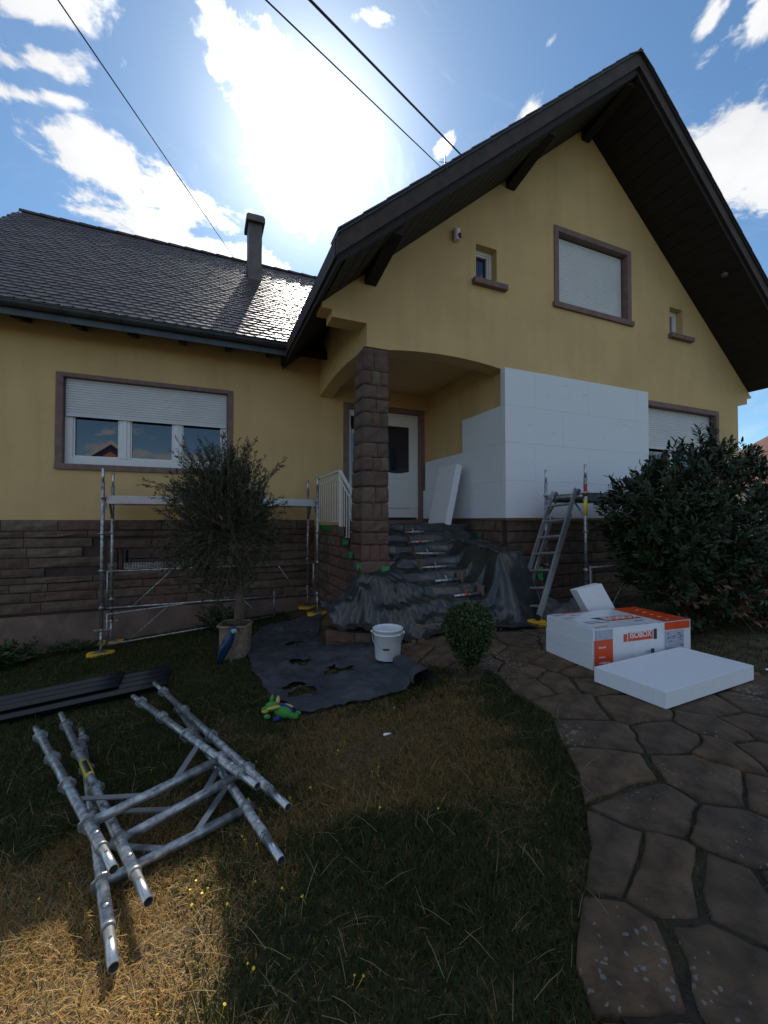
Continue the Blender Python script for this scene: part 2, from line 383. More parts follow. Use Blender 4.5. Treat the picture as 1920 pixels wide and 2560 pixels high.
# ------------------------------------------------------------------ ground
PATH = [(.4,-3),(.78,.3),(1.15,1.05),(1.5,1.33),(1.79,1.6),(2.05,1.95),(2.25,2.3),(2.33,2.75),(2.40,3.15),(2.17,3.5),(2.0,3.85),(1.98,4.4),(2.08,4.75),(2.5,4.5),(3.3,4.35),
        (4.3,5.2),(4.85,5.2),(4.75,3.8),(4.62,3.2),(4.5,2.6),(4.42,2.0),(4.7,1.4),(5.3,.8),(5.6,-3)]
def ground():
    xs = [-400,-150,-60,-30,-16,-10]+list(np.linspace(-7, 8, 91))+[12,20,40,100,400]
    ys = [-400,-150,-60,-30,-15,-8]+list(np.linspace(-5, 10, 91))+[14,25,60,150,400]
    mb = MB(); nx = len(xs); vs = []
    for y in ys:
        for x in xs:
            vs.append((x, y, gz(x, y)-.025+.018*noise.noise(Vector((x*2.1, y*2.1, 0)))+.008*noise.noise(Vector((x*7, y*7, 3)))))
    mb.add(vs, [(j*nx+i, j*nx+i+1, (j+1)*nx+i+1, (j+1)*nx+i) for j in range(len(ys)-1) for i in range(nx-1)], True)
    tag(obj('lawn', mb, 'soil', fix=False), 'dry patchy lawn sloping up to the house', None, None, 'structure')
ground()
def clip_half(poly, p, nrm):
    out = []; n = len(poly)
    for i in range(n):
        a, b = poly[i], poly[(i+1) % n]
        da = (a[0]-p[0])*nrm[0]+(a[1]-p[1])*nrm[1]; db = (b[0]-p[0])*nrm[0]+(b[1]-p[1])*nrm[1]
        if da <= 0: out.append(a)
        if (da < 0 < db) or (db < 0 < da):
            t = da/(da-db); out.append((a[0]+(b[0]-a[0])*t, a[1]+(b[1]-a[1])*t))
    return out
def paving():
    mb = MB(); xs = np.linspace(.3, 5.7, 60); ys = np.linspace(-3, 5.3, 90)
    X, Y = np.meshgrid((xs[1:]+xs[:-1])/2, (ys[1:]+ys[:-1])/2); ins = inpoly(X, Y, PATH) & inpoly(X-.10, Y, PATH) & inpoly(X+.10, Y, PATH) & inpoly(X, Y+.10, PATH); vid = {}
    for j in range(len(ys)-1):
        for i in range(len(xs)-1):
            if not ins[j, i]: continue
            q = []
            for a, b in ((i, j), (i+1, j), (i+1, j+1), (i, j+1)):
                if (a, b) not in vid:
                    vid[(a, b)] = len(mb.v); x, y = xs[a], ys[b]; mb.v.append((x, y, gz(x, y)-.004+.006*noise.noise(Vector((x*9, y*9, 0)))))
                q.append(vid[(a, b)])
            mb.f.append(tuple(q)); mb.s.append(True)
    path = tag(obj('path', mb, 'joint', fix=False), 'crazy paved path of irregular brown flagstones', None, None, 'structure')
    seeds = [(2.5,2.331),(2.693,2.726),(2.98,2.56),(2.80,2.13),(2.334,1.957),(2.656,1.752),(3.05,1.66),(3.373,1.98),(3.32,1.6),(2.781,1.484),(2.059,1.65),(2.014,1.399),(2.432,1.366),(2.97,1.36),
             (1.58,1.30),(1.669,1.127),(2.141,1.092),(1.80,.91),(1.264,.99),(1.51,.78),(1.45,.55),(2.559,1.17),(2.03,.80),(1.12,.70),(2.454,4.25),(2.31,3.85),(2.05,4.45),(2.15,4.1),
             (2.882,3.403),(2.621,3.043),(3.05,3.05),(3.1,2.75),(2.48,2.75),(3.25,3.8),(2.45,3.35),(2.85,3.95),(2.7,3.65),(3.6,3.5),(3.7,4.2),(4.2,3.7),(4.3,4.4),(4.6,4.9),(3.4,4.2),(3.6,2.9),(4.15,3.1),(4.3,2.5),
             (3.7,2.35),(3.3,2.35),(4.1,1.95),(3.75,1.75),(3.6,1.35),(4.1,1.4),(3.2,1.05),(3.8,.9),(4.5,.9),(2.7,.8),(2.6,.4),(3.3,.5),(1.9,.4),(1.2,.3),(1.1,-.3),(1.8,-.2),(2.5,-.3),(3.2,-.2),(4,.2),(4.8,.2),
             (1,-1),(1.7,-.9),(2.4,-1),(3.1,-1.1),(3.8,-.7),(4.7,-.7),(.9,-1.8),(1.6,-1.7),(2.4,-1.9),(3.3,-1.8),(4.1,-1.6),(5,-1.5),(1.2,-2.6),(2.2,-2.7),(3.4,-2.6),(4.6,-2.5)]
    global SEEDS, WARP
    SEEDS = seeds
    WARP = lambda x, y: (x+.055*noise.noise(Vector((x*2.1, y*2.1, 4)))+.02*noise.noise(Vector((x*6, y*6, 8))), y+.055*noise.noise(Vector((x*2.1, y*2.1, 14)))+.02*noise.noise(Vector((x*6, y*6, 18))))
    for k, s in enumerate(seeds):
        cell = [(s[0]-1.5, s[1]-1.5), (s[0]+1.5, s[1]-1.5), (s[0]+1.5, s[1]+1.5), (s[0]-1.5, s[1]+1.5)]
        for t in seeds:
            if t is s or math.dist(s, t) > 2.4: continue
            dx, dy = t[0]-s[0], t[1]-s[1]; L = math.hypot(dx, dy); nn = (dx/L, dy/L)
            rr = random.Random(int(1e4*(s[0]*t[0]+s[1]+t[1]))).uniform(.006, .020)
            cell = clip_half(cell, ((s[0]+t[0])/2-nn[0]*rr, (s[1]+t[1])/2-nn[1]*rr), nn)
        poly = PATH
        n = len(cell)
        for i in range(n):
            a, b = cell[i], cell[(i+1) % n]; poly = clip_half(poly, a, (b[1]-a[1], -(b[0]-a[0])))
            if len(poly) < 3: break
        if len(poly) < 3: continue
        # subdivide and roughen the outline
        pts = []
        m = len(poly)
        for i in range(m):
            a, b = poly[i], poly[(i+1) % m]; L = math.dist(a, b)
            if L < .004: continue
            kk = max(1, int(L/.04))
            for j in range(kk): pts.append((a[0]+(b[0]-a[0])*j/kk, a[1]+(b[1]-a[1])*j/kk))
        if len(pts) < 4: continue
        cx = sum(p[0] for p in pts)/len(pts); cy = sum(p[1] for p in pts)/len(pts)
        def warp(x, y):
            return (x+.055*noise.noise(Vector((x*2.1, y*2.1, 4)))+.02*noise.noise(Vector((x*6, y*6, 8))), y+.055*noise.noise(Vector((x*2.1, y*2.1, 14)))+.02*noise.noise(Vector((x*6, y*6, 18))))
        def sh(p, d):
            v = Vector((p[0]-cx, p[1]-cy)); l = v.length or 1; w = .010*noise.noise(Vector((p[0]*13, p[1]*13, k)))+.005*noise.noise(Vector((p[0]*37, p[1]*37, k)))
            return warp(p[0]+v.x/l*(w-d), p[1]+v.y/l*(w-d))
        mb = MB(); N = len(pts); tilt = random.uniform(-.005, .008); tx, ty = random.uniform(-.012, .012), random.uniform(-.012, .012)
        ring = lambda d, dz: [(*sh(p, d), gz(*p)+dz+tilt+tx*(p[0]-cx)+ty*(p[1]-cy)+.003*noise.noise(Vector((p[0]*9, p[1]*9, k+.5)))) for p in pts]
        vs = ring(0, -.05)+ring(0, .002)+ring(.010, .010)+ring(.04, .014)
        ctr = (cx, cy, gz(cx, cy)+.014+tilt)
        fs = [(r*N+i, r*N+(i+1) % N, (r+1)*N+(i+1) % N, (r+1)*N+i) for r in range(3) for i in range(N)]+[tuple(range(3*N, 4*N))]
        mb.add(vs, fs, True)
        me = mb.mesh('flagstone', (cx, cy, gz(cx, cy)), 0, False)
        o = obj('flagstone', me, 'flagstone'); o.parent = path; o.location = (cx, cy, gz(cx, cy))
paving()

# ------------------------------------------------------------------ house
house = thing('house', (3.5, 8.06, 0), 'yellow rendered house with tall gable and brown tiled wing under renovation', 'house')
def panel(mb, outer, holes, depth, to3, nrm):
    """flat wall with holes and reveals; to3(a,b,d) maps wall coordinates and depth to space"""
    loops = [[Vector((a, b, 0)) for a, b in outer]]+[[Vector((a, b, 0)) for a, b in h] for h in holes]
    flat = [p for l in loops for p in l]; tris = tessellate_polygon(loops)
    mb.add([to3(p.x, p.y, 0) for p in flat], [tuple(t) for t in tris])
    for l in loops:
        n = len(l)
        for i in range(n):
            a, b = l[i], l[(i+1) % n]
            mb.add([to3(a.x, a.y, 0), to3(b.x, b.y, 0), to3(b.x, b.y, depth), to3(a.x, a.y, depth)], [(0, 1, 2, 3)])
rect = lambda x0, x1, z0, z1: [(x0, z0), (x1, z0), (x1, z1), (x0, z1)]
YL, YG = 8.06, 5.45
def zt(x): return 8.92-.857*abs(x-6.25)
def zu(x): return 8.64-.857*abs(x-6.23)
def walls():
    mb = MB()
    panel(mb, [(-3.75, -.6), (4.5, -.6), (4.5, 5.1), (-3.75, 5.1)], [rect(-2.06, .385, 2.485, 3.865), rect(2.66, 4.26, 1.6, 3.86), rect(-1.27, -.2, .74, 1.13)], .16, lambda a, b, d: (a, YL+d, b), -1)
    obj('main_wall', mb, 'render_yellow', house)
    mb = MB(); mb.box((-3.75, YL+.17, -.6), (-3.45, 14, 5)); mb.add([(-3.75,7.8,4.9),(-3.75,12.26,8.5),(-3.75,16,5)], [(0,1,2)])
    obj('end_wall', mb, 'render_yellow', house)
    arch = [(x, 4.0+.08*(1-((x-3.39)/1.06)**2)) for x in np.linspace(2.335, 4.45, 15)]
    out = [(2.06, 4.0)]+arch+[(4.45, 1.6), (10.73, 1.6), (10.73, 4.10), (11.08, 4.17), (11.08, 4.28), (11.26, 4.33), (11.26, zu(11.26)), (6.23, 8.64), (1.42, zu(1.42)), (1.42, 4.43), (1.565, 4.43), (1.565, 4.33), (2.06, 4.33)]
    mb = MB()
    panel(mb, out, [rect(5.56, 7.29, 5.33, 6.575), rect(3.88, 4.275, 5.345, 5.92), rect(8.485, 8.885, 5.29, 5.84), rect(7.4, 9.93, 2.45, 3.81)], .30, lambda a, b, d: (a, YG+d, b), -1)
    obj('gable_wall', mb, 'render_yellow', house)
    mb = MB(); mb.box((10.43, YG+.31, -.4), (10.73, 14, 4.4)); obj('side_wall', mb, 'render_yellow', house)
    # porch: side beam with its shallow arch, inner wall, ceiling
    out = [(5.755, 4.0)]+[(y, 4.0+.09*(1-((y-6.85)/1.21)**2)) for y in np.linspace(5.76, 8.05, 13)]+[(8.05, 5.2), (5.755, 5.2)]
    mb = MB(); panel(mb, out, [], .25, lambda a, b, d: (2.06+d, a, b), -1); panel(mb, out, [], .001, lambda a, b, d: (2.31+d, a, b), 1)
    obj('porch_beam', mb, 'render_yellow', house)
    mb = MB(); mb.box((4.45, 5.755, .1), (4.6, 8.055, 4.26)); obj('porch_wall', mb, 'render_yellow', house)
    mb = MB(); mb.box((2.312, 5.755, 4.265), (4.6, 8.055, 4.4)); obj('porch_ceiling', mb, 'render_yellow', house)
    mb = MB(); mb.box((-3.76, YL-.02, -.6), (1.96, YL-.004, .14)); obj('base_render', mb, 'render_base', house)
    mb = MB(); mb.box((2.06, YG+.02, -.3), (10.72, YG+.3, 1.598)) if False else mb.box((4.45, YG+.06, -.3), (10.72, YG+.3, 1.598)); obj('plinth_core', mb, 'mortar', house)
walls()

# sandstone surrounds, windows, door
def frame_boxes(mb, x0, x1, z0, z1, w, ya, yb, bottom=True):
    mb.box((x0, ya, z0), (x0+w, yb, z1)); mb.box((x1-w, ya, z0), (x1, yb, z1)); mb.box((x0+w, ya, z1-w), (x1-w, yb, z1))
    if bottom: mb.box((x0+w, ya, z0), (x1-w, yb, z0+w))
def shutter(parent, x0, x1, z0, z1, y):
    n = int(round((z1-z0)/.042)); h = (z1-z0)/n; vs = []; fs = []
    prof = [(0, .012), (.06, .004), (.3, 0), (.7, 0), (.94, .004), (1, .012)]
    rows = [(z0+h*(i+a), y+b) for i in range(n) for a, b in prof]
    mb = MB(); vs = [p for z, yy in rows for p in ((x0, yy, z), (x1, yy, z))]
    mb.add(vs, [(2*i, 2*i+1, 2*i+3, 2*i+2) for i in range(len(rows)-1)])
    mb.box((x0, y-.008, z0-.03), (x1, y+.014, z0)); return obj('shutter', mb, 'shutter', parent, fix=False)
def surround(parent, x0, x1, z0, z1, w, Y, rx0, rx1, rz0, rz1, deep=.15, sill=(0, 0)):
    mb = MB(); ya = Y-.018
    mb.box((x0, ya, z0+.09), (rx0, Y+deep, z1)); mb.box((rx1, ya, z0+.09), (x1, Y+deep, z1)); mb.box((rx0, ya, rz1), (rx1, Y+deep, z1))
    s = obj('surround', mb, 'sandstone', parent, bevel=.004)
    mb = MB(); mb.box((x0-sill[0], Y-.05, z0), (x1+sill[0], Y+deep, z0+.09)); obj('sill', mb, 'sandstone', parent, bevel=.005)
def windows():
    # wide three-light window of the wing
    w = obj('window', MB().box((-2.05, YL+.2, 2.5), (.38, YL+.215, 3.9)), 'glass', house)
    surround(w, -2.147, .468, 2.395, 3.925, .09, YL, -2.052, .377, 2.485, 3.862)
    mb = MB(); y0, y1 = YL+.11, YL+.20
    mb.box((-2.05, y0, 2.49), (-1.945, y1, 3.86)); mb.box((.285, y0, 2.49), (.375, y1, 3.86)); mb.box((-1.945, y0, 2.49), (.285, y1, 2.615))
    obj('frame', mb, 'white_pvc', w, bevel=.004)
    for a, b in ((-1.30, -1.15), (-.50, -.367)):
        m = MB(); m.box((a, y0, 2.617), (b, y1, 3.86)); m.box((a+.05, y0-.015, 2.617), (b-.05, y0-.001, 3.86)); obj('mullion', m, 'white_pvc', w)
    for a, b in ((-1.945, -1.30), (-1.15, -.50), (-.367, .285)):
        m = MB(); frame_boxes(m, a+.003, b-.003, 2.618, 3.7, .022, y0+.02, y1-.01); obj('sash', m, 'white_pvc', w)
        obj('pane', MB().box((a+.02, y1-.022, 2.635), (b-.02, y1-.016, 3.7)), 'glass', w)
    shutter(w, -2.03, .36, 3.285, 3.86, YL+.075)
    # big gable window, shutter fully down
    w = obj('window', MB().box((5.57, YG+.2, 5.34), (7.28, YG+.215, 6.57)), 'glass', house)
    surround(w, 5.477, 7.375, 5.235, 6.66, .09, YG, 5.575, 7.275, 5.325, 6.565, sill=(.035, 0))
    shutter(w, 5.60, 7.25, 5.36, 6.55, YG+.105)
    # ground floor gable window, half behind the insulation
    w = obj('window', MB().box((7.41, YG+.22, 2.46), (9.92, YG+.235, 3.8)), 'glass', house)
    surround(w, 7.31, 10.02, 2.36, 3.895, .09, YG, 7.415, 9.92, 2.45, 3.80)
    shutter(w, 7.44, 9.9, 3.03, 3.80, YG+.11)
    m = MB(); m.box((7.42, YG+.15, 2.46), (7.5, YG+.215, 3.8)); m.box((9.84, YG+.15, 2.46), (9.915, YG+.215, 3.8)); m.box((8.65, YG+.15, 2.55), (8.75, YG+.215, 3.8)); m.box((7.5, YG+.15, 2.46), (9.84, YG+.215, 2.548)); obj('frame', m, 'white_pvc', w)
    # two narrow windows
    for x0, x1, z0, z1, s0, s1 in ((3.88, 4.275, 5.345, 5.92, 3.80, 4.435), (8.485, 8.885, 5.29, 5.84, 8.43, 9.13)):
        w = obj('window', MB().box((x0+.002, YG+.22, z0), (x1-.002, YG+.235, z1)), 'glass', house)
        m = MB(); frame_boxes(m, x0+.003, x1-.003, z0+.002, z1-.003, .055, YG+.13, YG+.21); obj('frame', m, 'white_pvc', w, bevel=.004)
        m = MB(); frame_boxes(m, x0+.058, x1-.058, z0+.057, z1-.058, .028, YG+.145, YG+.205); obj('sash', m, 'white_pvc', w, bevel=.003)
        obj('pane', MB().box((x0+.08, YG+.185, z0+.08), (x1-.08, YG+.19, z1-.08)), 'glass', w)
        obj('sill', MB().box((s0, YG-.09, z0-.085), (s1, YG+.125, z0+.0015)), 'sandstone', w, bevel=.006)
    # cellar window
    w = obj('window', MB().box((-1.26, YL+.12, .75), (-.21, YL+.13, 1.12)), 'glass', house)
    m = MB(); frame_boxes(m, -1.265, -.205, .745, 1.125, .03, YL+.06, YL+.118); obj('frame', m, 'sandstone', w)
    m = MB()
    for k in range(5): m.bar((-1.2, YL+.03, .80+k*.022), (-.26, YL+.03, .80+k*.022), .008, .008)
    for k in range(24): m.bar((-1.2+k*.04, YL+.032, .79), (-1.2+k*.04, YL+.032, .9), .006, .006, (0, 1, 0))
    obj('grille', m, 'galv', w)
    obj('sill', MB().box((-1.30, YL-.05, .665), (-.17, YL+.055, .735)), 'sandstone', w)
    # front door
    d = obj('door', MB().box((2.68, YL+.14, 1.6), (4.25, YL+.155, 3.85)), 'glass_clear', house)
    m = MB(); m.box((2.545, YL-.02, 1.5), (2.665, YL+.14, 3.96)); m.box((4.255, YL-.02, 1.5), (4.375, YL+.14, 3.96)); m.box((2.665, YL-.02, 3.852), (4.255, YL+.14, 3.96)); obj('surround', m, 'sandstone', d, bevel=.004)
    m = MB(); m.box((2.668, YL+.06, 1.62), (2.72, YL+.138, 3.85)); m.box((3.06, YL+.06, 1.62), (3.20, YL+.138, 3.85)); m.box((2.72, YL+.06, 3.72), (3.06, YL+.138, 3.85)); m.box((2.72, YL+.06, 1.62), (3.06, YL+.138, 1.75)); m.box((4.24, YL+.06, 1.62), (4.253, YL+.138, 3.85)); m.box((3.20, YL+.06, 3.815), (4.24, YL+.138, 3.85))
    obj('frame', m, 'white_paint', d, bevel=.004)
    obj('pane', MB().box((2.725, YL+.10, 1.75), (3.055, YL+.106, 3.72)), 'glass', d)
    # leaf with arched-bottom light
    hole = [(4.05, 3.585), (3.40, 3.585), (3.40, 2.63)]+[(3.40+.65*t, 2.63-.045*math.sin(math.pi*t)) for t in np.linspace(.1, .9, 9)]+[(4.05, 2.63)]
    m = MB(); panel(m, rect(3.205, 4.236, 1.655, 3.812), [hole], .05, lambda a, b, dd: (a, YL+.065+dd, b), -1)
    leaf = obj('leaf', m, 'white_paint', d)
    m = MB(); frame_boxes(m, 3.40, 4.05, 1.85, 2.5, .03, YL+.052, YL+.0645); obj('lower_panel', m, 'white_paint', d, bevel=.005)
    obj('leaf_glass', MB().box((3.395, YL+.10, 2.55), (4.055, YL+.105, 3.59)), 'glass', d)
    m = MB(); m.tube((3.30, YL+.02, 2.62), (3.30, YL+.064, 2.62), .012); m.tube((3.30, YL+.02, 2.62), (3.43, YL+.02, 2.62), .011); obj('handle', m, 'alu', d)
    obj('threshold', MB().box((2.60, YL-.04, 1.50), (4.32, YL+.13, 1.598)), 'sandstone', d, bevel=.006)
windows()

# stonework
def rock(w, h, d, nf=4, out=.03, left=False, right=False, rs=random):
    """rock-faced block: x along the face, y outward is negative, z up; origin at lower left front"""
    plan = [(0, d)]
    if left: plan += [(0, d*.66), (0, d*.33)]
    plan += [(w*i/nf, 0) for i in range(nf+1)]
    if right: plan += [(w, d*.33), (w, d*.66)]
    plan += [(w, d)]
    lv = [(0, 0), (.13, .75), (.45, 1.0), (.85, .8), (1, 0)]
    e0 = rs.uniform(.5, 1.15)*out; mb = MB(); vs = []; n = len(plan)
    for t, k in lv:
        for x, y in plan:
            e = max(0, e0*k*rs.uniform(.55, 1.25)); j = rs.uniform(-.004, .004)
            ox = oy = 0
            if y == 0: oy = -e*(0.35 if x in (0, w) else 1)
            if left and x == 0: ox = -e*(.35 if y in (0, d) else 1)
            if right and x == w: ox = e*(.35 if y in (0, d) else 1)
            vs.append((x+ox+j*(0 < x < w), y+oy, h*t+rs.uniform(-.003, .003)))
    fs = [(r*n+i, r*n+(i+1) % n, (r+1)*n+(i+1) % n, (r+1)*n+i) for r in range(len(lv)-1) for i in range(n)]+[tuple(range(n))[::-1], tuple(range((len(lv)-1)*n, len(lv)*n))]
    mb.add(vs, fs); return mb
def ashlar(parent, o, ux, length, courses, lens=(.32, .78), keep=None, out=.03, gap=.009, depth=.07, seed=1):
    """courses of rock-faced stones along ux; outward is ux x z"""
    rs = random.Random(seed); ux = Vector(ux).normalized(); iy = Vector((0, 0, 1)).cross(ux)   # inward
    Mx = Matrix((ux, iy, Vector((0, 0, 1)))).transposed().to_4x4()
    for z0, z1 in courses:
        a = -rs.uniform(0, .3) if keep is None or True else 0
        a = 0
        first = rs.uniform(.15, .6)
        while a < length-.04:
            w = first if a == 0 else rs.uniform(*lens); b = a+w
            if length-b < .16: b = length
            if keep is None or keep((a+b)/2, a, b, z0, z1):
                mb = rock(b-a-gap, z1-z0-gap, depth, 4 if b-a > .3 else 3, out, rs=rs); me = mb.mesh('stone', (0, 0, 0), 0, True); me.materials.append(MATS['stone'])
                placed('stone', me, parent, Matrix.Translation(Vector(o)+ux*(a+gap/2)+Vector((0, 0, z0+gap/2))) @ Mx)
            a = b
def mk_courses(z0, z1, hs):
    out = []; z = z1; i = 0
    while z-hs[i % len(hs)] > z0-.06:
        out.append((z-hs[i % len(hs)], z)); z -= hs[i % len(hs)]; i += 1
    return out
def stonework():
    mb = MB(); mb.box((-3.74, YL-.02, .142), (-1.27, YL-.003, 1.6)); mb.box((-.2, YL-.02, .142), (1.96, YL-.003, 1.6)); mb.box((-1.27, YL-.02, .142), (-.2, YL-.003, .74)); mb.box((-1.27, YL-.02, 1.13), (-.2, YL-.003, 1.6))
    pl = obj('plinth', mb, 'mortar', house)
    rs = random.Random(12)
    for x0, z0, w, h in ((-1.42, 1.14, .62, .155), (-.79, 1.14, .73, .155), (-1.42, .93, .135, .2), (-1.42, .735, .135, .19), (-.185, .93, .15, .2), (-.185, .735, .15, .19)):
        me = rock(w-.009, h-.009, .04, 4, .03, rs=rs).mesh('stone'); me.materials.append(MATS['stone']); placed('stone', me, pl, Matrix.Translation((x0, YL-.045, z0)))
    # the wing's plinth, cellar window kept free
    ashlar(pl, (-3.72, YL-.045, 0), (1, 0, 0), 5.66, mk_courses(.14, 1.6, [.17, .105, .155, .15, .16, .135, .10, .13, .15]), seed=3, depth=.04,
           lens=(.42, .95), out=.042, keep=lambda m, a, b, z0, z1: not (b-3.72 > -1.425 and a-3.72 < -.03 and z1 > .735 and z0 < 1.29))
    pg = obj('plinth', MB().box((4.46, YG+.02, -.2), (10.7, YG+.058, 1.597)), 'mortar', house)
    ashlar(pg, (4.46, YG+.005, 0), (1, 0, 0), 6.2, mk_courses(.1, 1.6, [.19, .18, .21, .17, .19, .2]), seed=5, lens=(.35, .8))
    # wall below the porch insulation, facing the steps
    pp = obj('plinth', MB().box((4.40, 5.5, .1), (4.449, 8.0, 1.6)), 'mortar', house)
    ashlar(pp, (4.385, 8.0, 0), (0, -1, 0), 2.5, mk_courses(.3, 1.6, [.19, .18, .21]), seed=6, depth=.014)
    # cheek wall under the railing
    top = lambda y: 1.5 if y > 6.3 else max(.55, 1.5-.165*math.ceil((6.3-y)/.26))
    mb = MB()
    mb.box((2.0, 6.3, -.3), (2.34, 8.035, 1.495))
    for k in range(1, 4): mb.box((2.0, 6.3-.26*k, -.3), (2.34, 6.3-.26*(k-1)-.001, 1.495-.165*k))
    ck = obj('cheek_wall', mb, 'mortar', house)
    ashlar(ck, (1.985, 8.03, 0), (0, -1, 0), 2.5, mk_courses(-.1, 1.5, [.165]), seed=8, depth=.014, lens=(.22, .5), out=.026,
           keep=lambda m, a, b, z0, z1: top(8.03-b+.05) >= z1-.02)
    # low stone stub in front of the column
    fan = [(1.44, 5.5), (1.44, 5.30), (1.74, 5.02), (2.12, 4.74), (2.5, 4.60)]
    fb = obj('fan_step', MB().prism([(1.49, 5.5), (1.49, 5.33), (1.78, 5.06), (2.15, 4.79), (2.5, 4.65), (2.5, 5.5)], -.15, .2), 'mortar', house)
    for i in range(1, 4):
        p, q = fan[i], fan[i+1]; L = math.dist(p, q)
        ashlar(fb, (p[0], p[1], 0), (q[0]-p[0], q[1]-p[1], 0), L, [(.05, .2), (-.1, .05)], seed=20+i, lens=(.2, .45), depth=.035, out=.02)
    obj('stub_wall', MB().prism([(1.58, 5.5), (1.58, 5.40), (1.78, 5.25), (2.0, 5.2), (2.0, 5.5)], .2, .45), 'mortar', house)
    for k in range(0, 8):
        y1 = 6.3-.26*(k-1) if k else 8.03; mb = MB().box((2.35, 6.3-.26*k, .05), (3.66, y1-.002, 1.5-.165*k)); obj('step' if k else 'landing', mb, 'sandstone', house)
    mb = MB(); P = [(6.9, 1.42), (5.5, 1.1), (4.85, .92), (4.7, .7), (4.65, .1), (6.9, .1)]
    mb.add([(3.86, y, z) for y, z in P]+[(4.34, y, z) for y, z in P], [(0,1,2,3,4,5), (11,10,9,8,7,6)]+[(i, 6+i, 6+(i+1) % 6, (i+1) % 6) for i in range(6)])
    obj('cheek_wall', mb, 'mortar', house)
    # tapering stone column
    core = MB(); core.add([(2.0,5.45,.2),(2.34,5.45,.2),(2.34,5.9,.2),(2.0,5.9,.2),(2.045,5.45,3.98),(2.315,5.45,3.98),(2.315,5.74,3.98),(2.045,5.74,3.98)], [(0,3,2,1),(4,5,6,7),(0,1,5,4),(1,2,6,5),(2,3,7,6),(3,0,4,7)])
    col = obj('column', core, 'mortar', house)
    rs = random.Random(4); z = .3; k = 0
    while z < 3.95:
        h = rs.choice([.17, .2, .22, .19, .24]); h = min(h, 3.985-z)
        if 3.985-(z+h) < .1: h = 3.985-z
        t = z/4; x0 = 1.955+.055*t; x1 = 2.365-.005*t; y0 = 5.415; y1 = 5.92-.16*t; w = x1-x0
        mode = k % 3; cuts = [[0, 1], [0, rs.uniform(.28, .42), rs.uniform(.66, .78), 1], [0, rs.uniform(.4, .6), 1]][mode]
        for i in range(len(cuts)-1):
            a, b = x0+w*cuts[i], x0+w*cuts[i+1]
            mb = rock(b-a-.006, h-.008, y1-y0, 4 if b-a > .2 else 3, .034, left=(i == 0), right=(i == len(cuts)-2), rs=rs); me = mb.mesh('stone'); me.materials.append(MATS['stone'])
            placed('stone', me, col, Matrix.Translation((a+.003, y0, z)))
        z += h; k += 1
    obj('capping', MB().box((2.0, 5.40, 3.986), (2.36, 5.46, 4.0-.001)), 'render_yellow', col)
stonework()

